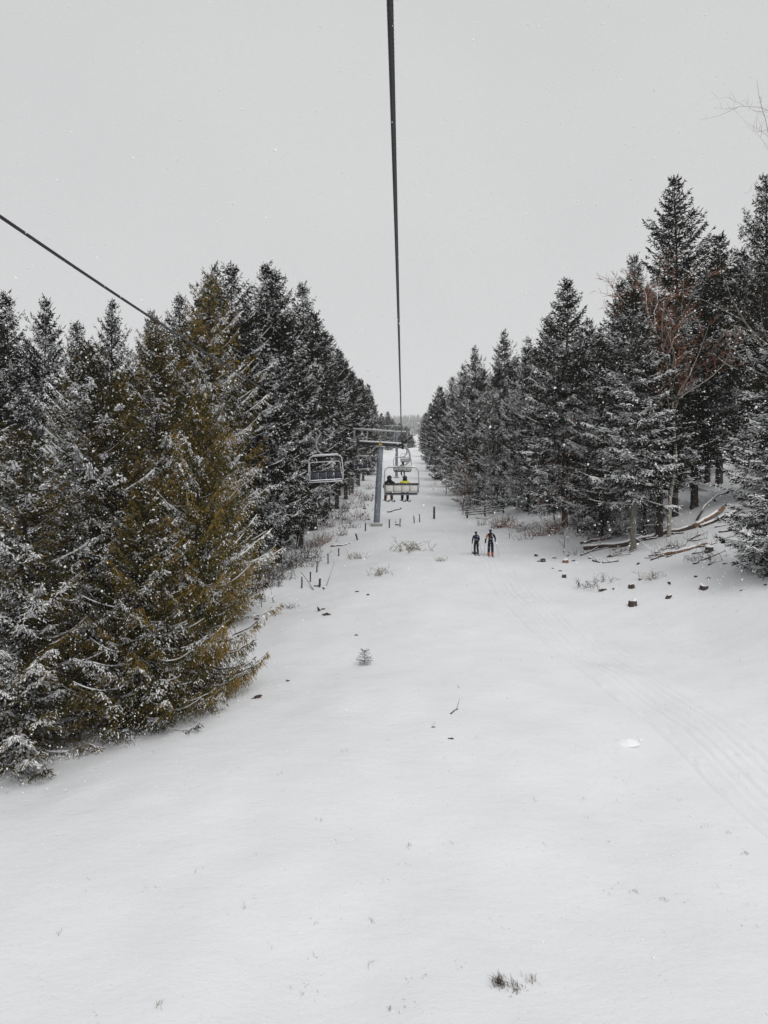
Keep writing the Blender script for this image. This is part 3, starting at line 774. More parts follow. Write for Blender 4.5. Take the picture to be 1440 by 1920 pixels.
def shrub_mesh(name, seed, n, h, spread, mat, snow=.3):
    r = np.random.default_rng(seed)
    mb, sb = MB(), MB()
    for _ in range(n):
        b = np.array([r.normal(0, .22) * spread, r.normal(0, .22) * spread, -.12])
        d = unit(np.array([r.normal(0, .45) * spread, r.normal(0, .45) * spread, 1.0]))
        L = h * r.uniform(.45, 1.1)
        pts = [b]
        for _k in range(4):
            d = unit(d + r.normal(0, .16, 3)); pts.append(pts[-1] + d * L / 4)
        pts = np.array(pts)
        mb.tube(pts, .017 * (1 - .7 * np.linspace(0, 1, 5)), 3, cap=False)
        for _k in range(4):
            i = r.integers(1, 5); e = pts[i] + unit(d + r.normal(0, .6, 3)) * L * r.uniform(.15, .35)
            mb.tube(np.stack([pts[i], (pts[i] + e) / 2 + r.normal(0, .02, 3), e]), [.009, .007, .004], 3, cap=False)
        if r.random() < snow:
            c = pts[r.integers(1, 4)] + np.array([0, 0, .02])
            sb.tube(np.stack([c - [.07, .02, .0], c, c + [.07, .02, .0]]), [.008, .035, .008], 5)
    out = {'stem': mb.mesh(name, [M[mat]])}
    if sb.n: out['snow_clump'] = sb.mesh(name + '_snow', [M['snow']])
    return out
SH = [shrub_mesh('shrub%d' % i, 60 + i, 16 + 4 * i, 1.0, 1.3, m, .5) for i, m in enumerate(['twig', 'twig', 'twig_red', 'grass'])]
def put_shrub(k, x, y, h, label, group=None, width=1.0, name='bare_shrub', cat='shrub', rz=0.0):
    e = empty(name, (x, y, gz(x, y)), label, cat, group, rz)
    e.scale = (h * width, h * width, h)
    for part, me in SH[k].items(): link(part, me, e)['kind'] = 'stuff'
    return e
sr = random.Random(9)
# thicket on the left bank, between the forest edge and the post row
bank = np.array([(470, 1140), (500, 1118), (535, 1100), (570, 1078), (600, 1050), (635, 1020), (668, 985), (682, 958), (694, 930)])
for i in range(62):
    t = i / 61 * (len(bank) - 1)
    px = np.interp(t, range(len(bank)), bank[:, 0]) + sr.uniform(-38, 6)
    py = np.interp(t, range(len(bank)), bank[:, 1]) + sr.uniform(-26, 4)
    x, y, z = hit(px, py)
    put_shrub(sr.choice([0, 0, 0, 1, 1, 2]), x, y, sr.uniform(.5, 1.25) * (1 if y < 80 else 1.4), 'bare snowy shrub in the thicket on the left bank behind the posts', 'thicket on the left bank', sr.uniform(.9, 1.5), rz=sr.uniform(0, 6))
for i in range(30):
    px = sr.uniform(860, 1140); py = np.interp(px, [860, 900, 1000, 1140], [955, 975, 1000, 1010]) + sr.uniform(-22, 6)
    x, y, z = hit(px, py)
    put_shrub(sr.choice([0, 1, 2, 2]), x, y, sr.uniform(.5, 1.3), 'bare shrub under the low branches of the right forest edge', 'undergrowth at the right forest edge', sr.uniform(.9, 1.6), rz=sr.uniform(0, 6))
for px, py, h, w, k, lb in [(772, 1032, 1.1, 1.9, 3, 'broad dry bush on the slope below the lift tower'), (712, 1078, .7, 1.3, 3, 'dry bush downhill of the broad bush on the open slope'),
                            (668, 1048, .7, 1.5, 3, 'faint dry bush between the post row and the broad bush'), (826, 1052, .45, 1.2, 3, 'small dry bush just left of the ski track'),
                            (545, 1140, .35, 1.6, 1, 'low dark bush lying on the left bank foot'), (1105, 1100, .55, 2.2, 1, 'sprawling snowy bush in front of the small stumps'),
                            (1135, 1090, .5, 1.8, 0, 'snowy bush just left of the middle stumps'), (1222, 1085, .6, 1.5, 3, 'dry grassy bush between the middle stumps'),
                            (1330, 1046, .5, 2.6, 0, 'dark brush pile below the round log end'), (1300, 1050, .4, 2.0, 1, 'flat twigs left of the dark brush pile'),
                            (1432, 1050, .45, 1.5, 0, 'dark twig heap at the right picture edge'), (1075, 1040, .5, 1.5, 0, 'twiggy heap by the bare sapling'),
                            (905, 985, .7, 1.5, 1, 'snowy bush below the rail fence'), (935, 990, .9, 1.4, 2, 'reddish bush right of the rail fence'), (985, 1012, .7, 1.6, 0, 'bush at the forest foot right of the skiers')]:
    x, y, z = hit(px, py); put_shrub(k, x, y, h, lb, None, w, rz=sr.uniform(0, 6))

# young spruce in the open slope
VAR['baby'] = spruce('baby', 41, 1.0, .42, cb=.04, dz=.16, per=5, spacing=.07, bl=.07, bw=.02, hang=.1, snow=.55, sub=3, tipup=.3, droop=.0, prof=.5, trunk_r=.015, snow_w=.55)
x, y, z = hit(684, 1246); plant('baby', x, y, .62, 'tiny snow capped spruce seedling alone on the open slope', None, 1.1)

# ------------------------------------------------------------------ grass tufts
def grass_mesh(name, seed, n, h, spread):
    r = np.random.default_rng(seed)
    V, Q = [], []
    for i in range(n):
        b = np.array([r.normal(0, spread), r.normal(0, spread), -.03])
        a = r.normal(2.6, .9); ln = h * r.uniform(.5, 1.1); w = .003 * r.uniform(.7, 1.5)
        d = np.array([math.cos(a), math.sin(a), 0]); s = np.array([-d[1], d[0], 0])
        bend = r.uniform(.5, 1.3)
        m1 = b + UP * ln * .55 + d * ln * bend * .2; m2 = b + UP * ln * (1 - .4 * bend) + d * ln * bend * .75
        k = len(V) 
        V += [b - s * w, b + s * w, m1 - s * w, m1 + s * w, m2 - s * w * .2, m2 + s * w * .2]
        Q += [(k, k + 1, k + 3, k + 2), (k + 2, k + 3, k + 5, k + 4)]
    return np.array(V), np.array(Q)
M['grass_dark'] = plain('dark_grass', (0.075, 0.055, 0.032), 0.9, var=0.6, scale=9, spec=0.1)
def tuft(px, py, n, h, spread, label, group=None, seed=0, mat='grass'):
    x, y, z = hit(px, py)
    V, Q = grass_mesh('g', seed, n, h, spread)
    V = V.copy(); V[:, 2] += ground(V[:, 0] + x, V[:, 1] + y) - z
    o = link('grass_tuft', np_mesh('grass_tuft', V, Q, None, M[mat]), None, (x, y, z))
    tag(o, label, 'grass', group)
tuft(940, 1848, 110, .17, .06, 'thick dark grass tuft breaking through the nearest snow', None, 1, 'grass_dark')
tuft(970, 1858, 60, .12, .07, 'dark grass tuft right beside the thickest foreground tuft', None, 2, 'grass_dark')
tuft(1000, 1842, 26, .14, .06, 'sparse tuft at the right end of the foreground patch', None, 3)
gi = 4
for px, py, n, h in [(298, 1890, 10, .25), (463, 1704, 7, .22), (690, 1818, 9, .22), (113, 1755, 6, .25), (375, 1635, 6, .2), (700, 1736, 8, .2), (768, 1590, 14, .2), (1190, 1674, 16, .2), (1250, 1690, 12, .22),
                     (1340, 1668, 5, .25), (1398, 1602, 28, .16), (1010, 1505, 5, .25), (1100, 1536, 6, .22), (1275, 1503, 9, .2), (1155, 1388, 8, .16), (848, 1582, 6, .2), (735, 1895, 10, .2), (725, 1655, 8, .2),
                     (1320, 1552, 8, .2), (1370, 1565, 9, .2), (890, 1385, 5, .25), (1018, 1585, 6, .2), (1155, 1660, 5, .2), (590, 1800, 6, .2), (170, 1648, 6, .2), (530, 1450, 6, .25), (645, 1412, 8, .25),
                     (1302, 1232, 8, .25), (1380, 1150, 5, .5), (1035, 1235, 7, .35), (860, 1290, 7, .3), (1410, 1700, 6, .25), (770, 1840, 6, .2), (10, 1490, 8, .3), (950, 1745, 5, .2), (815, 1360, 4, .3), (1390, 1240, 8, .3), (600, 1540, 5, .2)]:
    tuft(px, py, max(3, int(n * .6)), h * .62, .05, 'few thin dry grass blades poking through the open snow', 'scattered grass blades on the slope', gi); gi += 1
# countless single blades between the tufts
r_ = np.random.default_rng(77)
gv, gq, k = [], [], 0
for _ in range(170):
    y = 11 + 34 * r_.random() ** 1.5; x = r_.uniform(-.45, .5) * y
    if x < -6.5 and y > 18 or abs(x - track_x(y)) < 1.7: continue
    V, Q = grass_mesh('g', int(r_.integers(1e6)), int(r_.integers(2, 6)), r_.uniform(.04, .12), .08)
    V = V + [x, y, 0]; V[:, 2] += ground(V[:, 0], V[:, 1])
    gv.append(V); gq.append(Q + k); k += len(V)
o = link('sparse_grass', np_mesh('sparse_grass', np.concatenate(gv), np.concatenate(gq), None, M['grass'])); tag(o, 'short grass tips showing through thin snow', 'grass', kind='stuff')

# ------------------------------------------------------------------ stumps, logs, scraps
def snow_strip(mb, pts, w, h):
    pts = np.asarray(pts, float); k = len(pts)
    sd = unit(np.cross(unit(np.gradient(pts, axis=0)), UP))
    w = np.broadcast_to(w, (k,)).copy(); w[0] *= .6; w[-1] *= .6
    v = np.concatenate([pts + sd * w[:, None], pts + sd * (w * .6)[:, None] + UP * (h * .8), pts - sd * (w * .6)[:, None] + UP * (h * .8), pts - sd * w[:, None]])
    f = []
    for a in range(3):
        for i in range(k - 1): f.append((a * k + i, a * k + i + 1, (a + 1) * k + i + 1, (a + 1) * k + i))
    f += [(0, k, 2 * k, 3 * k), (k - 1, 4 * k - 1, 3 * k - 1, 2 * k - 1)]
    mb.add(v, f)

def log(points, r0, r1, label, mat='log', name='log', cat='log', twigs=0, seed=0, lift=0.5, snow=True, group=None):
    """fallen stem along photo points, resting in the snow"""
    r = np.random.default_rng(900 + seed)
    P = []
    for p in points:
        if len(p) == 2: P.append(hit(*p) + (0.0,))
        else: x, y, z = hit(p[0], p[1]); P.append((x, y, z, p[2]))
    P = np.array(P)
    t = np.linspace(0, 1, 14); tp = np.linspace(0, 1, len(P))
    Q = np.stack([np.interp(t, tp, P[:, c]) for c in range(3)], -1)
    Hh = np.interp(t, tp, P[:, 3])
    rad = r0 + (r1 - r0) * t
    Q[:, 2] = ground(Q[:, 0], Q[:, 1]) + rad * lift + Hh
    Q[1:-1] += r.normal(0, r0 * .18, (12, 3))
    c0 = Q[0].copy()
    mb = MB(); mb.tube(Q - c0, rad * r.uniform(.88, 1.12, 14), 9)
    for _ in range(twigs):
        i = r.integers(2, 13); d = unit(np.array([r.normal(0, .6), r.normal(0, .6), r.uniform(.2, 1.2)])); L = r.uniform(.25, .8)
        mb.tube(np.stack([Q[i] - c0, Q[i] - c0 + d * L * .5 + r.normal(0, .04, 3), Q[i] - c0 + d * L]), [rad[i] * .22 + .006, .008, .004], 4)
    if snow:
        e = empty(name, c0, label, cat, group)
        mb.build('stem', M[mat], e)
        sb = MB(); a = int(r.integers(0, 3)); b = int(r.integers(11, 15))
        snow_strip(sb, (Q - c0 + UP * (rad * .72)[:, None])[a:b], rad[a:b] * .72, r0 * .75)
        sb.build('snow_cap', M['snow'], e)
    else:
        o = mb.build(name, M[mat], None, True, c0); tag(o, label, cat, group)

log([(1096, 1031), (1176, 1024), (1240, 1003), (1304, 990)], .20, .16, 'long dark fallen trunk passing behind the pale grey trunk', seed=1)
log([(1300, 991), (1330, 975, .12), (1357, 960, .25)], .17, .12, 'reddish broken trunk rising to the right from the long log', 'log_brown', seed=2)
log([(1312, 990), (1350, 976, .1), (1385, 966, .2), (1408, 951, .35)], .13, .07, 'dark forked branch stretching right from the long log', seed=3, twigs=5)
log([(1307, 977, .05), (1322, 962, .5), (1341, 950, .75), (1372, 938, .75), (1424, 925, .7)], .07, .03, 'thin arched branch bowed above the fallen logs', seed=4, twigs=5)
log([(1232, 1045), (1280, 1035), (1326, 1022)], .13, .10, 'brown stripped log lying diagonally below the black trunk', 'log_brown', seed=5)
log([(1088, 1021), (1146, 1011)], .11, .08, 'short dark log left of the long fallen trunk', seed=6, twigs=3)
log([(1112, 1052), (1132, 1056), (1160, 1053)], .07, .04, 'small branch with upright twigs below the grey trunk', seed=7, twigs=6)
log([(1348, 999), (1387, 993)], .07, .05, 'short straight stick near the right snow heavy spruce', seed=8)
log([(1340, 990), (1375, 982), (1398, 975)], .05, .03, 'thin twiggy branch under the forked branch', seed=9, twigs=6)
log([(1252, 1003), (1282, 1000)], .08, .05, 'small log fragment hugging the long fallen trunk', seed=10)
log([(1195, 1016), (1232, 1010)], .09, .07, 'dark log piece between the grey and the black trunk', seed=11)
log([(1100, 1018), (1112, 1002, .35), (1120, 995, .6)], .05, .02, 'upturned branch end left of the short dark log', seed=12, twigs=6)
log([(1165, 940, 2.6), (1215, 975, .6), (1232, 1000)], .03, .05, 'broken limb leaning against the black trunk', seed=13, snow=False)
log([(620, 1026), (640, 1024), (655, 1020)], .08, .05, 'dark log lying on the left bank behind the posts', seed=14)
log([(565, 1090, .5), (575, 1095, .25), (588, 1107)], .014, .02, 'bent stick leaning down the left bank', seed=15, snow=False)
log([(612, 1099), (620, 1085, .3), (628, 1075, .75)], .012, .006, 'thin curved twig standing on the bank foot', seed=16, snow=False)
log([(589, 1100), (599, 1099), (600, 1097, .05)], .06, .05, 'dark broken branch at the bank foot beside a short snag', seed=17)
log([(727, 961), (740, 957), (752, 954)], .12, .08, 'thin dark log on the snow uphill of the tower foot', seed=18, lift=.3)
log([(845, 1340), (853, 1333), (859, 1330)], .022, .012, 'forked twig lying on the open snow', 'twig', seed=19, twigs=1, snow=False)
log([(893, 972), (912, 975), (925, 968)], .06, .04, 'crooked dark branch below the rail fence', seed=20, twigs=3)

tg = random.Random(21)
for i in range(34):
    px = tg.uniform(1085, 1425); py = tg.uniform(965, 1062) if px > 1200 else tg.uniform(1000, 1062)
    if px > 1200: py = max(py, 1062 - (px - 1180) * .52 )
    w = tg.uniform(14, 46); dy = tg.uniform(-.38, .05) * w
    log([(px, py), (px + w * .5, py + dy * .5, tg.uniform(0, .12)), (px + w, py + dy, tg.uniform(0, .3))], tg.uniform(.025, .06), .012, 'broken snowy branch in the tangle on the right bank', name='branch', cat='branch', twigs=tg.randint(2, 7), seed=100 + i, group='broken branches on the right bank')

def stump(px, py, r0, h, label, seed, mat='stump', lean=0.0, broken=.25):
    x, y, z = hit(px, py)
    z -= .07; r0 *= .84
    r = np.random.default_rng(500 + seed)
    n = 12; th = np.linspace(0, 2 * np.pi, n, endpoint=False)
    prof = r.uniform(.72, 1.22, n)
    V, Fc = [], []
    lv = [(-.15, 1.25), (.05, 1.15), (h * .5, 1.0), (h * .85, .97)]
    for zz, k in lv:
        for j in range(n): V.append((r0 * k * prof[j] * math.cos(th[j]) + lean * zz, r0 * k * prof[j] * math.sin(th[j]), zz))
    top = h * (1 - broken * (.5 + .5 * np.cos(th - r.uniform(0, 6))) * r.uniform(.5, 1.2, n))
    for j in range(n): V.append((r0 * .95 * prof[j] * math.cos(th[j]) + lean * h, r0 * .95 * prof[j] * math.sin(th[j]), top[j]))
    for j in range(n): V.append((r0 * .6 * math.cos(th[j]) + lean * h, r0 * .6 * math.sin(th[j]), top[j] - .02))
    for i in range(5):
        for j in range(n): Fc.append((i * n + j, i * n + (j + 1) % n, (i + 1) * n + (j + 1) % n, (i + 1) * n + j))
    Fc.append(tuple(5 * n + j for j in range(n)))
    e = empty('stump', (x, y, z), label, 'stump', 'stumps on the right bank')
    MB().add(V, Fc).build('wood', M[mat], e, smooth=False)
    W, G = [], []
    for k, hh in ((.98, .012), (.9, .06), (.5, .11)):
        for j in range(n): W.append((r0 * k * prof[j] * math.cos(th[j]) + lean * h, r0 * k * prof[j] * math.sin(th[j]), top[j] + hh * r0 / .22))
    W.append((lean * h, 0, top.mean() + .12 * r0 / .22))
    for i in range(2):
        for j in range(n): G.append((i * n + j, i * n + (j + 1) % n, (i + 1) * n + (j + 1) % n, (i + 1) * n + j))
    for j in range(n): G.append((2 * n + j, 2 * n + (j + 1) % n, 3 * n))
    MB().add(W, G).build('snow_cap', M['snow'], e)
for i, (px, py, r0, h, lb) in enumerate([(1186, 1136, .22, .36, 'largest split stump, nearest below the grey trunk'), (1184, 1103, .17, .28, 'square stump uphill of the largest split stump'),
        (1253, 1121, .17, .22, 'low slanting stump right of the largest split stump'), (1320, 1104, .24, .24, 'broad notched stump farthest right of the cut stumps'),
        (1058, 1083, .14, .30, 'tall narrow stump beside the ski track, lowest of its row'), (1050, 1071, .10, .16, 'small stump just above the tall narrow stump'),
        (1037, 1066, .09, .13, 'tiny stump highest in the row beside the ski track'), (1004, 1043, .13, .24, 'pointed stump closest to the skiers'),
        (1018, 1053, .18, .30, 'V shaped broken stump near the skiers'), (1060, 1055, .26, .26, 'brown rotten stump below the bare sapling'),
        (1328, 1034, .28, .36, 'round log end with snowy face at the right'), (1107, 1047, .16, .14, 'flat stump left of the grey trunk'),
        (1303, 918, .2, .3, 'stump under the dark stems at the forest edge'), (1342, 940, .16, .25, 'dark snag under the arched branch')]):
    stump(px, py, r0, h, lb, i, 'log_brown' if 'brown' in lb else 'stump', lean=.25 if 'slant' in lb or 'pointed' in lb else 0, broken=.75 if 'V shaped' in lb or 'split' in lb or 'notched' in lb else .3)

def scrap(px, py, s, label, seed, group=None, mat='log', name='wood_scrap', cat='wood scrap'):
    x, y, z = hit(px, py)
    r = np.random.default_rng(700 + seed)
    k = 7; pts = np.cumsum(np.concatenate([[[0, 0, .0]], unit(r.normal(0, 1, (1, 3)) * [1, .5, .15]) * s / k + r.normal(0, s * .05, (k, 3)) * [1, 1, .5]]), 0)
    pts -= pts.mean(0)
    mb = MB(); mb.tube(pts + UP * s * .08, s * .16 * np.array([.3, .8, 1, 1.1, .9, .7, .5, .15]), 6)
    o = mb.build(name, M[mat], None, False, (x, y, z)); tag(o, label, cat, group)
scr = [(598, 1146, .45), (606, 1143, .28), (612, 1154, .5), (670, 1110, .25), (690, 1116, .3), (668, 1192, .2), (482, 1162, .35), (478, 1178, .3), (467, 1248, .4), (540, 1278, .2), (480, 1310, .35), (450, 1205, .35),
       (845, 1387, .16), (812, 1364, .12), (1197, 1058, .4), (1065, 1043, .35), (1010, 1053, .3), (1040, 1047, .35), (1130, 1108, .5), (1390, 1108, .2), (1435, 1098, .3), (1305, 1082, .3), (1330, 1085, .25), (1255, 1095, .4),
       (1200, 1088, .3), (1150, 1105, .3), (1075, 1052, .3), (1360, 1058, .3), (1382, 1025, .3), (607, 1105, .35), (935, 958, .5), (812, 918, .5), (808, 913, .4), (690, 975, .5), (745, 985, .5), (742, 980, .35),
       (690, 948, .5), (683, 955, .6), (696, 940, .5), (680, 965, .6), (700, 930, .6), (1270, 940, .4), (1298, 955, .4), (1345, 1015, .25), (1310, 1005, .3)]
for i, (px, py, s) in enumerate(scr):
    side = 'left bank and open slope' if px < 800 else 'right bank'
    lb = 'single dark stone lying on the open snow' if px == 845 else 'small dark wood scrap poking from the snow on the ' + side
    scrap(px, py, s, lb, i, None if px == 845 else 'wood scraps on the ' + side, name='stone' if px == 845 else 'wood_scrap', cat='stone' if px == 845 else 'wood scrap')
x, y, z = hit(1175, 1392)
mb = MB(); th = np.linspace(0, 2 * np.pi, 14, endpoint=False); V = []; Fc = []
for k, hh in ((1.3, -.05), (.95, .03), (.5, .085), (.15, .10)):
    for t in th: V.append((.30 * k * math.cos(t), .24 * k * math.sin(t), hh * (1 + .15 * math.sin(3 * t))))
for i in range(3):
    for j in range(14): Fc.append((i * 14 + j, i * 14 + (j + 1) % 14, (i + 1) * 14 + (j + 1) % 14, (i + 1) * 14 + j))
Fc.append(tuple(42 + j for j in range(14)))
tag(mb.add(V, Fc).build('snow_mound', M['snow'], None, True, (x, y, z)), 'little snow covered hummock left of the ski track', 'snow mound')

# ------------------------------------------------------------------ posts and rail fence
def post(px, py, h, r0, label, lean=0.0, group='posts across the slope'):
    x, y, z = hit(px, py)
    e = empty('fence_post', (x, y, z), label, 'post', group)
    mb = MB(); mb.tube([(0, 0, -.3), (lean * h * .5, 0, h * .5), (lean * h, 0, h)], [r0 * 1.05, r0, r0 * .95], 8)
    mb.build('timber', M['post'], e)
    sb = MB(); sb.tube([(lean * h, 0, h + .002), (lean * h, 0, h + .04), (lean * h, 0, h + .07)], [r0 * .95, r0 * .9, r0 * .3], 8)
    sb.build('snow_cap', M['snow'], e)
for px, py, h, r0, lean, lb in [(685, 996, .75, .06, .03, 'thin post just left of the tower foot'), (730, 990, .85, .06, 0, 'thin post right of the tower foot'), (750, 988, .80, .055, .02, 'second thin post right of the tower foot'),
        (777, 981, .78, .05, -.1, 'leaning thin post under the front chair'), (787, 979, .85, .05, -.05, 'thin post next to the leaning one under the front chair'), (814, 973, 1.35, .11, 0, 'stout dark post standing alone by the ski track'),
        (671, 1013, .55, .07, -.35, 'tilted short post at the top of the left bank row'), (635, 1043, .6, .045, 0, 'left bank post below the tilted one'), (615, 1057, .7, .04, 0, 'left bank post, third below the tower'),
        (594, 1073, .7, .04, .02, 'left bank post, fourth below the tower'), (582, 1091, .6, .04, 0, 'left bank post, fifth below the tower'), (566, 1103, .65, .042, 0, 'left bank post, lowest of the row'),
        (599, 1101, .5, .06, .06, 'short snag post beside the dark broken branch'), (1349, 912, .9, .07, 0, 'dark post between stems at the right forest edge')]:
    post(px, py, h, r0, lb, lean)
# rail fence
x0, y0, z0 = hit(876, 972)
e = empty('rail_fence', (x0, y0, z0), 'short snowy rail fence running into the right forest edge', 'fence')
fx = [(0, 0), (2.0, .5), (4.1, .9)]
for i, (dx, dy) in enumerate(fx):
    zb = gz(x0 + dx, y0 + dy) - z0
    mb = MB(); mb.tube([(dx, dy, zb - .3), (dx, dy, zb + 1.15)], [.10, .09], 8); mb.build('post', M['post'], e)
for hgt in (.35, .62, .88):
    pts = np.array([(dx - (.25 if i == 0 else 0), dy - .13, gz(x0 + dx, y0 + dy) - z0 + hgt - .04 * i) for i, (dx, dy) in enumerate(fx)])
    mb = MB(); mb.tube(pts, .055, 6); rl = mb.build('rail', M['post'], e)
    sb = MB(); snow_strip(sb, pts + UP * .04, .05, .05); sb.build('snow_cap', M['snow'], rl)

# ------------------------------------------------------------------ chairlift
DX = 0.0246
def rope_path(pts, xf):
    yy = np.array([p[0] for p in pts], float); zz = np.array([p[1] for p in pts], float)
    return yy, zz
R_Y = [(-40, .4), (0, 2.80), (4.4, 2.95), (8, 3.12), (10.3, 3.22), (19.7, 3.48), (36, 3.72), (42, 3.84), (60, 5.25), (77, 6.98), (79.5, 7.1), (110, 9.0), (144, 12.3), (176, 18.6), (240, 26), (330, 40)]
L_Y = [(-40, .9), (0, 3.02), (8.4, 3.22), (13.3, 3.38), (23, 3.82), (38.3, 4.32), (42, 4.55), (60, 5.65), (77, 7.12), (81, 7.3), (110, 9.5), (144, 13.0), (176, 18.6), (240, 26), (330, 40)]
T1 = (-0.36, 77.0); T2 = (2.95, 176.0)     # axis of the two towers at crossarm height
def rope_x(side, y):
    y = np.asarray(y, float)
    off = -.075 if side > 0 else -4.4
    near = off + DX * y
    far = T2[0] + side * 2.16 + (y - 176) * .0333
    x77 = off + DX * 77
    mid = x77 + (y - 77) / 99.0 * (T2[0] + side * 2.16 - x77)
    return np.where(y < 77, near, np.where(y < 176, mid, far))
def rope_z(side, y):
    p = R_Y if side > 0 else L_Y
    a, b = [q[0] for q in p], [q[1] for q in p]
    y = np.asarray(y, float)
    s = 0
    for d in (-3, -1.5, 0, 1.5, 3): s = s + np.interp(y + d, a, b)
    return s / 5
def build_rope(side, y_near, label):
    ys = np.concatenate([np.arange(-38, y_near, .5), np.arange(y_near, 20, .018), np.arange(22, 60, .5), np.arange(60, 330, 1.0)])
    c = np.stack([rope_x(side, ys), ys, rope_z(side, ys)], -1)
    n = 14; th = np.linspace(0, 2 * np.pi, n, endpoint=False)
    tw = -ys * 2 * np.pi / .30
    r0 = .0205
    rad = r0 * (.90 + .13 * np.abs(np.cos(3 * (th[None, :] - tw[:, None]))))
    V = np.stack([c[:, 0:1] + rad * np.cos(th), np.repeat(c[:, 1:2], n, 1), c[:, 2:3] + rad * np.sin(th)], -1)
    ix = np.arange(len(ys) * n).reshape(len(ys), n)
    j2 = np.roll(ix, -1, 1)
    Q = np.stack([ix[:-1], j2[:-1], j2[1:], ix[1:]], -1).reshape(-1, 4)
    o = link('haul_rope', np_mesh('haul_rope', V.reshape(-1, 3), Q, None, M['rope'], True))
    tag(o, label, 'cable', 'ropes of the chairlift')
build_rope(1, 2.5, 'twisted steel lift rope running overhead down the middle of the picture')
build_rope(-1, 6.5, 'steel lift rope slanting in from the left above the spruces')

def arc(cx, cz, r, a0, a1, n=7):
    a = np.radians(np.linspace(a0, a1, n))
    return [(cx + r * math.cos(t), cz + r * math.sin(t)) for t in a]

def tower(loc, base_z, arm_z, half, tilt, label, lean=(0, 0), sign=False):
    """tube tower; loc is the axis at crossarm height"""
    bx, by = loc[0] - lean[0], loc[1] - lean[1]
    e = empty('lift_tower', (bx, by, base_z), label, 'lift tower', 'towers of the chairlift')
    H = arm_z - base_z
    top = np.array([lean[0], lean[1], H])
    ct, st = math.cos(tilt), math.sin(tilt)
    def ax(u, v, w):   # u along the arm, v uphill, w up, from the arm centre
        return (top[0] + u * ct + w * st, top[1] + v, top[2] - u * st + w * ct)
    R = Matrix(((ct, 0, st), (0, 1, 0), (-st, 0, ct)))
    mb = MB(); s = np.linspace(0, 1, 7)
    mb.tube([(lean[0] * q, lean[1] * q, -.2 + (H - .35 + .2) * q) for q in s], .315 - .035 * s, 24)
    col = mb.build('column', M['steel'], e)
    for q in (.35, .7):
        mb = MB(); mb.tube([(lean[0] * q, lean[1] * q, H * q - .03), (lean[0] * q, lean[1] * q, H * q + .03)], .325, 24); mb.build('flange', M['steel'], col)
    mb = MB(); mb.box((0.05, 0, .06), (1.15, 1.15, .34), bev=.03); ft = mb.build('footing', M['concrete'], e)
    mb = MB(); mb.box((0.05, 0, .27), (1.05, 1.05, .09), bev=.04); mb.build('snow_cap', M['snow'], ft)
    mb = MB(); mb.box(ax(0, 0, -.29), (.95, .7, .09), R, bev=.01); hp = mb.build('head_plate', M['galv'], e)
    mb = MB(); mb.box(ax(0, 0, -.215), (.90, .66, .055), R, bev=.02); mb.build('snow_cap', M['snow'], hp)
    mb = MB(); mb.box(ax(0, .0, 0), (half * 2, .34, .28), R, bev=.02); arm = mb.build('crossarm', M['iron'], e)
    mb = MB(); mb.box(ax(-.15, .0, .21), (half * 2 - .35, .36, .14), R, bev=.03); mb.build('snow_cap', M['snow'], arm)
    for u in (-.5, .5):
        mb = MB(); mb.tube([ax(u * .6, 0, -.29), ax(u * 1.9, 0, -.13)], .05, 6); mb.build('knee_brace', M['galv'], e)
    # ladder on the uphill side of the column
    lad = MB()
    for u in (-.2, .2): lad.tube([(u, .45, .6), (lean[0] + u, lean[1] + .45, H - .3)], .022, 6)
    for q in np.arange(.9, H - .4, .3): lad.tube([(lean[0] * q / H - .2, lean[1] * q / H + .45, q), (lean[0] * q / H + .2, lean[1] * q / H + .45, q)], .014, 5)
    lad.build('ladder', M['galv'], e)
    for sd in (-1, 1):
        u0 = sd * 2.16
        mb = MB()
        mb.box(ax(u0 + sd * .1, 0, .10), (.09, 4.2, .20), R, bev=.01)
        mb.box(ax(u0 + sd * .1, 0, -.12), (.2, .3, .5), R, bev=.01)
        sh = mb.build('sheave_beam', M['iron'], e)
        for k in range(8):
            mb = MB(); vv = -1.82 + k * .52
            c = np.array(ax(u0 - sd * .01, vv, .02)); d = np.array(ax(u0 - sd * .01 + .05, vv, .02)) - c
            mb.tube([c - d, c - d * .5, c + d * .5, c + d], [.22, .19, .19, .22], 16); mb.build('sheave', M['iron'], sh)
        # catwalk beside the sheaves
        mb = MB(); mb.box(ax(sd * 2.50, 0, -.12), (.34, 4.4, .05), R); cw = mb.build('catwalk', M['galv'], e)
        mb = MB(); mb.box(ax(sd * 2.50, 0, -.065), (.30, 4.36, .055), R, bev=.02); mb.build('snow_cap', M['snow'], cw)
        mb = MB()
        for vv in (-2.1, 0, 2.1): mb.tube([ax(sd * 2.66, vv, -.1), ax(sd * 2.66, vv, .95)], .022, 6)
        for ww in (.45, .95): mb.tube([ax(sd * 2.66, -2.1, ww), ax(sd * 2.66, 2.1, ww)], .022, 6)
        mb.build('handrail', M['galv'], cw)
        # lifting frame above the rope
        mb = MB()
        mb.tube([ax(sd * 1.35, 0, .14), ax(sd * 1.35, 0, 1.30)], .055, 8)
        mb.tube([ax(sd * 1.40, 0, .35), ax(sd * 2.0, 0, 1.28)], .05, 8)
        mb.build('gantry_post', M['galv'], e)
        mb = MB(); mb.box(ax(sd * 2.64, 0, .62), (.10, .12, 1.35), R, bev=.01); mb.build('gantry_post', M['galv'], e)
    mb = MB(); mb.box(ax(.0, 0, 1.34), (5.4, .16, .13), R, bev=.01); g = mb.build('gantry_beam', M['galv'], e)
    mb = MB(); mb.box(ax(-.9, 0, 1.44), (3.9, .15, .065), R, bev=.02); mb.build('snow_cap', M['snow'], g)
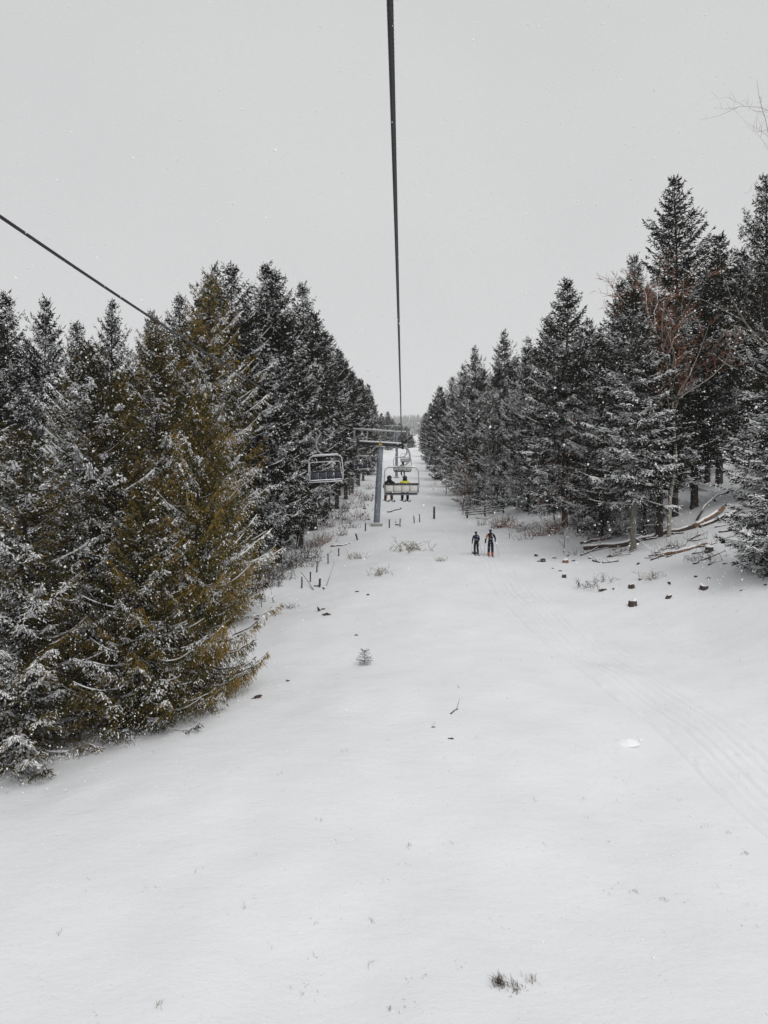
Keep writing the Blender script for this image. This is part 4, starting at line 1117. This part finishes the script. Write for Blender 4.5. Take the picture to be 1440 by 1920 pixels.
    # rope catcher and sensor arms at the uphill rope
    mb = MB(); mb.tube([ax(2.35, -.9, .15), ax(2.62, -.95, .45), ax(3.05, -1.0, .85)], [.09, .12, .09], 8); mb.tube([ax(3.05, -1.0, .85), ax(3.2, -1.0, 1.02)], [.04, .04], 6); mb.build('rope_catcher', M['blackp'], e)
    mb = MB(); mb.tube([ax(2.45, -.9, .33), ax(3.3, -1.0, .30)], .035, 6); mb.tube([ax(3.3, -1.0, .22), ax(3.3, -1.0, .38)], .06, 8); mb.build('sensor_arm', M['iron'], e)
    if sign:
        y0 = -.40
        def tri(s, y, dz=0): return [ax(-.0 - s * .5, y, -.17 + dz), ax(s * .5, y, -.17 + dz), ax(0, y, -.17 + dz + s * .88)]
        def plate(s, y, dz, mat, nm, par):
            a, b = tri(s, y, dz), tri(s, y + .012, dz)
            return MB().add(a + b, [(0, 1, 2), (5, 4, 3), (0, 3, 4, 1), (1, 4, 5, 2), (2, 5, 3, 0)]).build(nm, mat, par, False)
        sg = plate(.52, y0, .0, M['black'], 'warning_sign', e)
        plate(.42, y0 - .016, .032, M['yellow_sign'], 'sign_face', sg)
        bolt = [(-.01, .26), (.05, .26), (.02, .19), (.055, .19), (-.01, .07), (.0, .15), (-.045, .15)]
        MB().add([ax(u, y0 - .021, -.15 + w) for u, w in bolt], [(0, 6, 5, 2), (0, 2, 1), (2, 5, 4, 3)]).build('bolt_mark', M['black'], sg, False)
    return e
tower(T1, gz(T1[0] - .38, T1[1]) , 6.78, 2.42, .055, 'blue grey tube tower with snowy crossarm beside the riders', lean=(.40, 0), sign=True)
tower(T2, gz(*T2), 18.3, 2.75, .02, 'distant lift tower half hidden behind the first tower', lean=(.1, -.3))

def chair_meshes():
    """four seat chair hanging from a grip at the origin, facing +Y; the hanger bows towards +X"""
    P = {}
    mb = MB(); mb.box((0, 0, .0), (.10, .36, .14), bev=.02); mb.box((.06, 0, -.10), (.10, .16, .22), bev=.02)
    for v in (-.15, .15): mb.tube([(-.03, v, .08), (.03, v, .08)], .05, 8)
    P['grip'] = (mb, 'iron')
    mb = MB()
    pts = [(.06, 0, -.12), (.20, 0, -.28), (.38, -.01, -.52), (.46, -.02, -.78), (.44, -.03, -1.02), (.34, -.04, -1.22), (.18, -.05, -1.36), (.0, -.05, -1.42), (-.3, -.05, -1.43)]
    mb.tube(pts, [.035, .045, .05, .052, .052, .05, .046, .042, .036], 10)
    P['hanger'] = (mb, 'galv')
    hw, rc = .95, .26
    mb = MB()
    pts = [(-hw + .03, .12, -2.86), (-hw, .0, -2.4)]
    pts += [(x, -.04, z) for x, z in arc(-hw + rc + .03, -1.46 - rc, rc, 180, 90)]
    pts += [(x, -.04, z) for x, z in arc(hw - rc - .03, -1.46 - rc, rc, 90, 0)]
    pts += [(hw, .0, -2.4), (hw - .03, .12, -2.86)]
    mb.tube(pts, .027, 8)
    mb.tube([(-.45, -.04, -1.44), (.45, -.04, -1.44)], [.036, .036], 8)
    P['bail'] = (mb, 'galv')
    mb = MB()
    mb.tube([(-hw + .02, -.02, -2.36), (hw - .02, -.02, -2.36)], .045, 8)
    P['back_rail'] = (mb, 'blackp')
    mb = MB()
    mb.tube([(-hw + .07, .03, -2.80), (hw - .07, .03, -2.80)], .025, 8)
    mb.tube([(-hw + .07, -.01, -2.42), (hw - .07, -.01, -2.42)], .02, 8)
    for u in (-.88, -.44, 0, .44, .88): mb.tube([(u, -.005, -2.40), (u, .035, -2.81)], .020, 6)
    P['back_frame'] = (mb, 'galv')
    mb = MB(); mb.box((0, .33, -2.87), (1.72, .48, .06), bev=.02)
    P['seat'] = (mb, 'chair_navy')
    mb = MB()
    for u in (-.86, .86): mb.tube([(u, .05, -2.82), (u, .32, -2.92), (u, .60, -2.92)], .025, 6)
    mb.tube([(-.9, .58, -2.93), (.9, .58, -2.93)], .03, 8)
    P['seat_frame'] = (mb, 'galv')
    return P
CH = chair_meshes()
CM = {k: mb.mesh('chair_' + k, [M[m]]) for k, (mb, m) in CH.items()}
for k in ('bail', 'seat_frame', 'back_frame'):
    CM['rimed_' + k] = CH[k][0].mesh('rimed_' + k, [M['rime']])
pm = MB(); pm.box((0, .012, 0), (.395, .035, .335), bev=.012); CM['panel'] = pm.mesh('chair_panel', [M['chair_white']])
pm = MB(); pm.box((0, .052, 0), (.405, .04, .40), bev=.015); CM['pad'] = pm.mesh('chair_pad', [M['chair_navy']])
bar = MB()
hw = .84
pts = [(-hw, .02, -2.45), (-hw - .01, .30, -2.3), (-hw, .50, -2.0)]
pts += [(x, .55, z) for x, z in arc(-hw + .14, -1.98, .14, 180, 90, 4)] + [(x, .55, z) for x, z in arc(hw - .14, -1.98, .14, 90, 0, 4)]
pts += [(hw, .50, -2.0), (hw + .01, .30, -2.3), (hw, .02, -2.45)]
bar.tube(pts, .024, 7)
for u in (-.42, .42): bar.tube([(u, .55, -1.84), (u + .02, .52, -1.70), (u + .1, .45, -1.62)], .018, 6)
CM['restraint_bar'] = bar.mesh('chair_bar', [M['rime']])
sm = MB(); snow_strip(sm, [(x, -.04, -1.42) for x in np.linspace(-.72, .72, 7)], .045, .05); CM['snow_cap'] = sm.mesh('chair_snow', [M['snow']])
sm = MB(); snow_strip(sm, [(x, .42, -2.84) for x in np.linspace(-.84, .84, 7)], .12, .05); CM['seat_snow'] = sm.mesh('chair_seat_snow', [M['snow']])

def chair(side, y, label, occupied=False):
    x, z = float(rope_x(side, y)), float(rope_z(side, y))
    e = empty('lift_chair', (x, y, z), label, 'lift chair', 'chairs of the chairlift', 0.0 if side > 0 else math.pi)
    if side < 0: e.rotation_euler = (0, .06, math.pi)
    for k in ('grip', 'hanger', 'bail', 'back_rail', 'back_frame', 'seat', 'seat_frame', 'snow_cap'):
        link(k, CM['rimed_' + k] if side < 0 and y < 60 and 'rimed_' + k in CM else CM[k], e)
    if not occupied:
        link('restraint_bar', CM['restraint_bar'], e)
        link('snow_cap', CM['seat_snow'], e)
    for u in (-.66, -.22, .22, .66):
        p = link('backrest_panel', CM['panel'], e, (u, .0, -2.61)); p.rotation_euler = (math.radians(4), 0, 0)
        p = link('backrest_pad', CM['pad'], e, (u, .0, -2.61)); p.rotation_euler = (math.radians(4), 0, 0)
    return e
c1 = chair(1, 42.0, 'occupied chair with pale backrest carrying two riders uphill', True)
c2 = chair(1, 80.5, 'second uphill chair seen just above the front chair', True)
c3 = chair(1, 143.0, 'small distant uphill chair framed inside the hanger of nearer chairs', True)
d1 = chair(-1, 42.6, 'empty chair coming down in front of the left spruces')
d2 = chair(-1, 81.0, 'faint empty chair farther up, left of the tower')

# ------------------------------------------------------------------ people
def body(name, joints, bones, mats, parent, head_mat):
    """one skin surface over a joint skeleton; bones: (a, b, material slot)"""
    names = list(joints)
    me = bpy.data.meshes.new(name)
    me.from_pydata([joints[k][:3] for k in names], [(names.index(a), names.index(b)) for a, b, _ in bones], [])
    o = bpy.data.objects.new(name, me); COL.objects.link(o)
    sk = o.modifiers.new('skin', 'SKIN'); sk.use_smooth_shade = True; sk.branch_smoothing = .4
    for i, k in enumerate(names):
        r = joints[k][3]
        me.skin_vertices[0].data[i].radius = (r, joints[k][4] if len(joints[k]) > 4 else r)
        me.skin_vertices[0].data[i].use_root = (k == 'pelvis')
    sub = o.modifiers.new('subd', 'SUBSURF'); sub.levels = 2; sub.render_levels = 2
    dg = bpy.context.evaluated_depsgraph_get()
    dg.update()
    me2 = bpy.data.meshes.new_from_object(o.evaluated_get(dg))
    bpy.data.objects.remove(o)
    me2.name = name
    me2.materials.clear()
    for m in mats: me2.materials.append(m)
    A = np.array([joints[a][:3] for a, b, _ in bones]); B = np.array([joints[b][:3] for a, b, _ in bones]); S = [s for *_, s in bones]
    for p in me2.polygons:
        c = np.array(p.center)
        t = np.clip(((c - A) * (B - A)).sum(1) / ((B - A) ** 2).sum(1), 0, 1)
        dd = np.linalg.norm(A + (B - A) * t[:, None] - c, axis=1)
        p.material_index = S[int(np.argmin(dd))]; p.use_smooth = True
    return link('body', me2, parent)

def glove(parent, wrist, direction, thumb_side, mat):
    """gloved hand closed round a grip: palm, four bent fingers of unequal length, thumb"""
    d = unit(np.array(direction, float)); w = np.array(wrist, float)
    s = unit(np.array(thumb_side, float)); n = np.cross(d, s)
    mb = MB()
    mb.tube([w - d * .02, w + d * .03, w + d * .075, w + d * .10], [.034, .046, .048, .036], 8)
    for k, ln in enumerate((.062, .072, .068, .052)):
        b = w + d * .085 + s * (.030 - .020 * k)
        mb.tube([b, b + d * ln * .5 + n * .012, b + d * ln * .65 + n * ln * .55, b + d * ln * .2 + n * ln * .85], [.013, .0125, .0115, .009], 6)
    b = w + d * .03 + s * .035
    mb.tube([b, b + s * .025 + d * .03, b + s * .018 + d * .06 + n * .03], [.014, .014, .010], 6)
    return mb.build('glove', mat, parent)

def ellipsoid(mb, c, r, n=12, m=8, cut=-1.0):
    V, Fc = [], []
    for i in range(m + 1):
        a = math.pi * i / m; zz = max(math.cos(a), cut)
        rr = math.sin(a) if math.cos(a) > cut else math.sqrt(max(0, 1 - cut * cut)) * (m - i) / m
        for j in range(n):
            t = 2 * math.pi * j / n
            V.append((c[0] + r[0] * rr * math.cos(t), c[1] + r[1] * rr * math.sin(t), c[2] + r[2] * zz))
    for i in range(m):
        for j in range(n): Fc.append((i * n + j, (i + 1) * n + j, (i + 1) * n + (j + 1) % n, i * n + (j + 1) % n))
    mb.add(V, Fc)

def ski(origin, yaw, pitch, length, mat, label, group=None, roll=0):
    mb = MB(); s = np.linspace(-.5, .5, 25)
    w = np.interp(s, [-.5, -.46, -.3, 0, .3, .44, .5], [.035, .05, .047, .042, .052, .058, .012])
    zz = np.interp(s, [-.5, -.44, .36, .43, .5], [.015, 0, 0, .04, .14])
    V, Fc = [], []
    for i in range(25):
        for u, t in ((-1, 0), (1, 0), (1, .014), (-1, .014)): V.append((u * w[i], s[i] * length, zz[i] + t))
    for i in range(24):
        for j in range(4): Fc.append((i * 4 + j, i * 4 + (j + 1) % 4, (i + 1) * 4 + (j + 1) % 4, (i + 1) * 4 + j))
    Fc += [(3, 2, 1, 0), (96, 97, 98, 99)]
    e = empty('ski', origin, label, 'ski', group)
    e.rotation_euler = (pitch, roll, yaw)
    mb.add(V, Fc).build('blade', M[mat], e)
    bd = MB(); bd.box((0, .12, .032), (.06, .08, .035), bev=.008); bd.box((0, -.16, .032), (.06, .07, .035), bev=.008); bd.build('binding', M['blackp'], e)
    return e

def rider(chair_e, u, label, mats, hood, helmet, spread=0.0):
    """person sitting on a chair; slots: jacket, trousers, boots, head cover"""
    base = chair_e.location
    e = empty('person', (base[0] + u, base[1] + .30, base[2] - 2.84), label, 'person', 'riders on the chairlift')
    e.scale = (1.12, 1.05, 1.06)
    J = {'pelvis': (0, .0, .10, .155, .13), 'waist': (0, -.06, .28, .15, .12), 'chest': (0, -.06, .46, .18, .125), 'collar': (0, -.04, .57, .105, .09), 'neck': (0, -.02, .63, .062), 'head': (0, .01, .745, .098, .105), 'crown': (0, .01, .83, .075)}
    B = [('pelvis', 'waist', 0), ('waist', 'chest', 0), ('chest', 'collar', 0), ('collar', 'neck', 0), ('neck', 'head', 3), ('head', 'crown', 3)]
    for sd, s in (('l', -1), ('r', 1)):
        J['sh' + sd] = (.195 * s, -.05, .53, .092); J['el' + sd] = (.27 * s, .07, .30, .072); J['wr' + sd] = (.17 * s, .30, .27, .045)
        J['hip' + sd] = (.10 * s, .05, .09, .105); J['kn' + sd] = (.13 * s + spread * .03, .45, .10, .078); J['an' + sd] = (.14 * s + spread * (.06 if s < 0 else .02), .50, -.30, .075); J['to' + sd] = (.14 * s + spread * (.06 if s < 0 else .02), .70, -.36, .052)
        B += [('collar', 'sh' + sd, 0), ('sh' + sd, 'el' + sd, 0), ('el' + sd, 'wr' + sd, 0), ('pelvis', 'hip' + sd, 1), ('hip' + sd, 'kn' + sd, 1), ('kn' + sd, 'an' + sd, 1), ('an' + sd, 'to' + sd, 2)]
    body('rider_body', J, B, mats, e, None)
    for s in (-1, 1): glove(e, (.17 * s, .31, .27), (-.3 * s, .9, 0), (-s, 0, .3), M['black'])
    mb = MB()
    if hood:
        ellipsoid(mb, (0, -.005, .765), (.122, .135, .148), 14, 9); ellipsoid(mb, (0, -.07, .62), (.14, .085, .09), 12, 7); mb.build('hood', mats[0], e)
    else:
        ellipsoid(mb, (0, .0, .775), (.122, .138, .128), 14, 9, cut=-.45); mb.build('helmet', M[helmet], e)
        hr = MB(); ellipsoid(hr, (0, -.06, .665), (.125, .07, .09), 12, 7); hr.build('hair', M['black'], e)
    face = MB(); ellipsoid(face, (0, .085, .735), (.075, .04, .085), 10, 7); face.tube([(0, .115, .76), (0, .145, .725), (0, .12, .715)], [.008, .014, .01], 6); f = face.build('face', M['skin'], e)
    g = MB(); ellipsoid(g, (0, .105, .765), (.082, .045, .036), 10, 6); g.build('goggles', M['blackp'], e)
    return e
w0 = c1.location
p1 = rider(c1, -.66, 'seated rider in black hooded jacket on the left of the front chair', [M['black'], M['brown_fab'], M['blackp'], M['black']], True, None, -1.0)
p2 = rider(c1, .19, 'seated rider in yellow jacket and black helmet on the front chair', [M['yellow'], M['black'], M['blackp'], M['black']], False, 'blackp', .4)
mb = MB(); mb.box((0, -.205, .40), (.24, .06, .24), bev=.03); pk = mb.build('back_panel', M['grey_fab'], p2)
p3 = rider(c2, .05, 'small seated rider on the second uphill chair', [M['black'], M['black'], M['blackp'], M['black']], False, 'blackp')
for who, e, n in (('black hooded rider', p1, 0), ('yellow jacketed rider', p2, 1), ('rider on the second chair', p3, 2)):
    for s, sd in ((-1, 'left'), (1, 'right')):
        off = {0: -1.0, 1: .4, 2: 0}[n] * (.06 if s < 0 else .02)
        ski((e.location[0] + .14 * s + off + .03, e.location[1] + .62, e.location[2] - .455), -.20 if n != 2 else -.1, -.06, 1.68, 'ski', '%s ski hanging from the boots of the %s' % (sd, who), 'skis of the riders')

def skier(x, y, hgt, label, mats, face_dir, arms, legs, pack, hat, lean=.10):
    z = gz(x, y) + .035
    e = empty('person', (x, y, z), label, 'person', 'ski tourers on the slope', face_dir)
    k = hgt / 1.78; e.scale = (k, k, k)
    J = {'pelvis': (0, -.02, .95, .150, .115), 'waist': (0, .02, 1.12, .18, .14), 'chest': (0, .07, 1.32, .20, .15), 'collar': (0, .10, 1.45, .105, .09), 'neck': (0, .12, 1.51, .058), 'head': (0, .15, 1.63, .092, .102), 'crown': (0, .15, 1.71, .07)}
    B = [('pelvis', 'waist', 0), ('waist', 'chest', 0), ('chest', 'collar', 0), ('collar', 'neck', 0), ('neck', 'head', 3), ('head', 'crown', 3)]
    for sd, s in (('l', -1), ('r', 1)):
        a, l = arms[sd], legs[sd]
        J['sh' + sd] = (.19 * s, .07, 1.41, .085); J['el' + sd] = tuple(a[0]) + (.070,); J['wr' + sd] = tuple(a[1]) + (.05,)
        J['hip' + sd] = (.10 * s, 0, .90, .115); J['kn' + sd] = tuple(l[0]) + (.10,); J['an' + sd] = tuple(l[1]) + (.084,); J['to' + sd] = tuple(np.array(l[1]) + [0, .17, -.06]) + (.048,)
        B += [('collar', 'sh' + sd, 0), ('sh' + sd, 'el' + sd, 5 if sd == 'l' else 0), ('el' + sd, 'wr' + sd, 0), ('pelvis', 'hip' + sd, 1), ('hip' + sd, 'kn' + sd, 1), ('kn' + sd, 'an' + sd, 1), ('an' + sd, 'to' + sd, 2)]
    body('skier_body', J, B, mats, e, None)
    for sd, s in (('l', -1), ('r', 1)):
        glove(e, arms[sd][1], (.0, .5, -.6), (-s, .2, 0), M['black'])
        bt = MB(); an = np.array(legs[sd][1]); bt.tube([an + [0, -.02, .13], an + [0, -.01, .06], an + [0, -.0, -.03], an + [0, .02, -.085]], [.070, .072, .070, .066], 10); bt.box(an + [0, .09, -.07], (.105, .22, .085), bev=.03)
        bt.build('boot', mats[2], e)
    mb = MB(); ellipsoid(mb, (0, .145, 1.665), (.108, .118, .115), 14, 8, cut=-.3); mb.build('hat', M[hat], e)
    face = MB(); ellipsoid(face, (0, .225, 1.625), (.072, .04, .085), 10, 7); face.tube([(0, .255, 1.65), (0, .285, 1.615), (0, .26, 1.605)], [.008, .014, .01], 6); face.build('face', M['skin'], e)
    g = MB(); ellipsoid(g, (0, .245, 1.655), (.08, .045, .034), 10, 6); g.build('goggles', M['blackp'], e)
    return e, k, z
def world_pt(e, p): return e.location + Matrix.Rotation(e.rotation_euler[2], 3, 'Z') @ (Vector(p) * e.scale[0])
def pole(e, hand, tip, label):
    a, b = world_pt(e, hand), world_pt(e, tip)
    b.z = gz(b.x, b.y) - .04
    r = empty('ski_pole', b, label, 'ski pole', 'poles of the ski tourers')
    d = a - b
    mb = MB(); mb.tube([(0, 0, 0), tuple(d * .5), tuple(d)], [.008, .009, .010], 6); mb.build('shaft', M['pole'], r)
    mb = MB(); mb.tube([tuple(d * .93), tuple(d * 1.05)], [.017, .019], 8); mb.build('handle', M['blackp'], r)
    mb = MB(); mb.tube([tuple(d * .055), tuple(d * .065)], [.045, .04], 10); mb.build('basket', M['blackp'], r)
def backpack(e, label, mat, trim):
    r = empty('backpack', world_pt(e, (0, -.14, 1.06)), label, 'backpack'); r.rotation_euler = (math.radians(-12), 0, e.rotation_euler[2]); r.scale = e.scale
    mb = MB(); mb.box((0, 0, .21), (.29, .17, .42), bev=.05); bdy = mb.build('pack_body', mat, r)
    mb = MB(); mb.box((0, -.01, .435), (.27, .19, .09), bev=.035); mb.build('lid', mat, r)
    mb = MB(); mb.box((0, -.10, .15), (.22, .05, .2), bev=.02); mb.build('pocket', M['navy'], r)
    mb = MB(); mb.box((.09, -.095, .30), (.045, .02, .17), bev=.006); mb.box((0, -.115, .06), (.24, .02, .03), bev=.006); mb.build('strap', trim, r)
sx, sy, _z = hit(893, 1040)
a1 = {'l': ((-.27, .02, 1.17), (-.30, .10, .95)), 'r': ((.26, .10, 1.17), (.24, .30, 1.06))}
l1 = {'l': ((-.11, .10, .50), (-.12, .02, .10)), 'r': ((.11, .02, .50), (.11, -.14, .11))}
s1, k1, _ = skier(sx, sy, 1.62, 'smaller ski tourer in dark blue clothing walking ahead on the left', [M['navy'], M['black'], M['blackp'], M['black'], M['skin'], M['navy']], .05, a1, l1, None, 'black')
backpack(s1, 'dark blue backpack with pale patch on the smaller ski tourer', M['blue'], M['grey_fab'])
pole(s1, (-.30, .15, .92), (-.42, -.15, 0), 'left ski pole of the smaller ski tourer'); pole(s1, (.24, .35, 1.03), (.45, -.25, 0), 'right ski pole of the smaller ski tourer')
tx_, ty_, _z = hit(920, 1043)
a2 = {'l': ((-.30, .02, 1.20), (-.34, .16, .96)), 'r': ((.31, .06, 1.20), (.33, .26, 1.03))}
l2 = {'l': ((-.12, .06, .50), (-.14, -.10, .11)), 'r': ((.12, .12, .50), (.13, .05, .10))}
s2, k2, _ = skier(tx_, ty_, 1.86, 'taller ski tourer with orange sleeve and orange boots on the right', [M['navy'], M['navy'], M['orange_boot'], M['navy'], M['skin'], M['orange']], -.05, a2, l2, None, 'hat')
backpack(s2, 'dark backpack with white straps on the taller ski tourer', M['black'], M['grey_fab'])
pole(s2, (-.34, .21, .93), (-.47, -.2, 0), 'left ski pole of the taller ski tourer'); pole(s2, (.33, .31, 1.0), (.58, -.2, 0), 'right ski pole of the taller ski tourer')
slope = math.atan2(gz(sx, sy + 1) - gz(sx, sy - 1), 2)
for e, kk, lg, who in ((s1, k1, l1, 'smaller'), (s2, k2, l2, 'taller')):
    for sd, nm in (('l', 'left'), ('r', 'right')):
        p = world_pt(e, (lg[sd][1][0], lg[sd][1][1] + .05, 0)); p.z = gz(p.x, p.y) - .0
        ski(p, e.rotation_euler[2], slope, 1.65, 'ski_grey' if who == 'taller' else 'ski', '%s ski of the %s ski tourer on the snow' % (nm, who), 'skis of the ski tourers')

# ------------------------------------------------------------------ wooded ridge far beyond the crest
def far_forest():
    r = np.random.default_rng(88)
    V, T, tri = [], [], []
    n0 = 0
    for _ in range(1700):
        y = r.uniform(1700, 2900); x = r.uniform(-100, 330) if _ < 1300 else r.uniform(-900, 900)
        z = gz(x, y); h = r.uniform(18, 32); R = h * r.uniform(.13, .18)
        for lv in range(5):
            z0 = h * (.06 + .18 * lv); rr = R * (1 - lv / 5.4); k = 8
            a = r.uniform(0, 6.28) + np.arange(k) * 2 * np.pi / k
            rad = rr * r.uniform(.55, 1.1, k)
            top = np.array([[x, y, z + z0 + h * .26]])
            ring = np.stack([x + rad * np.cos(a), y + rad * np.sin(a), z + z0 - r.uniform(0, .05, k) * h], -1)
            V.append(np.concatenate([top, ring])); T.append(r.uniform(0, .85, k + 1) ** .8)
            tri += [(n0, n0 + 1 + j, n0 + 1 + (j + 1) % k) for j in range(k)]
            n0 += k + 1
    o = link('far_forest', np_mesh('far_forest', np.concatenate(V), None, np.array(tri), M['far'], False, np.concatenate(T)))
    tag(o, 'hazy wooded ridge far beyond the top of the slope', 'forest', kind='stuff')
far_forest()

# ------------------------------------------------------------------ falling snow
def falling_snow():
    r = np.random.default_rng(99)
    n = 70000
    y = 14.0 * r.random(n * 2) ** (1 / 2.4) + 1.3
    x = r.uniform(-1, 1, n * 2) * (y * .66 + 1.2); z = r.uniform(-1, 1, n * 2) * (y * .78 + 1.2)
    keep = z > ground(x, y) + .3
    x, y, z = x[keep][:n], y[keep][:n], z[keep][:n]; n = len(x)
    s = .0022 + .0046 * r.random(n) ** 3.0
    c = np.stack([x, y, z], -1)
    q, _ = np.linalg.qr(r.normal(0, 1, (n, 3, 3)))
    d = q * (s[:, None] * r.uniform(.7, 1.3, (n, 3)))[:, :, None]
    near = y < 4.5
    a, e = d[near], c[near]; k = len(e)                 # close flakes: eight faces and more
    V1 = np.stack([e + a[:, 0], e - a[:, 0], e + a[:, 1], e - a[:, 1], e + a[:, 2], e - a[:, 2]], 1).reshape(-1, 3)
    b = (np.arange(k) * 6)[:, None]
    t1 = np.concatenate([b + np.array([i]) for i in ((0, 2, 4), (2, 1, 4), (1, 3, 4), (3, 0, 4), (2, 0, 5), (1, 2, 5), (3, 1, 5), (0, 3, 5))])
    a, e = d[~near] * 1.25, c[~near]; m = len(e)        # distant flakes: four faces
    V2 = np.stack([e + a[:, 0] + a[:, 1] * .6, e - a[:, 0] + a[:, 1] * .6, e - a[:, 1] + a[:, 2], e - a[:, 1] - a[:, 2]], 1).reshape(-1, 3)
    b = (len(V1) + np.arange(m) * 4)[:, None]
    t2 = np.concatenate([b + np.array([i]) for i in ((0, 1, 2), (0, 3, 1), (0, 2, 3), (1, 3, 2))])
    V = np.concatenate([V1, V2]); tri = np.concatenate([t1, t2])
    o = link('falling_snow', np_mesh('falling_snow', V, None, tri, M['flake'], True))
    tag(o, 'snowflakes drifting through the air in front of the trees', 'snowfall', kind='stuff')
falling_snow()

# ------------------------------------------------------------------ snowy air
hz = MB(); hz.box((0, 1690, 170), (5600, 3700, 410))
hm = bpy.data.materials.new('snowy_air'); hm.use_nodes = True
hn = hm.node_tree; hn.nodes.clear()
ho = hn.nodes.new('ShaderNodeOutputMaterial'); hv = hn.nodes.new('ShaderNodeVolumePrincipled')
hv.inputs['Color'].default_value = (.99, .99, .995, 1); hv.inputs['Density'].default_value = .0002
hn.links.new(hv.outputs[0], ho.inputs['Volume'])
h_o = hz.build('haze', hm, None, False); tag(h_o, 'thin haze of falling snow', 'haze', kind='stuff')
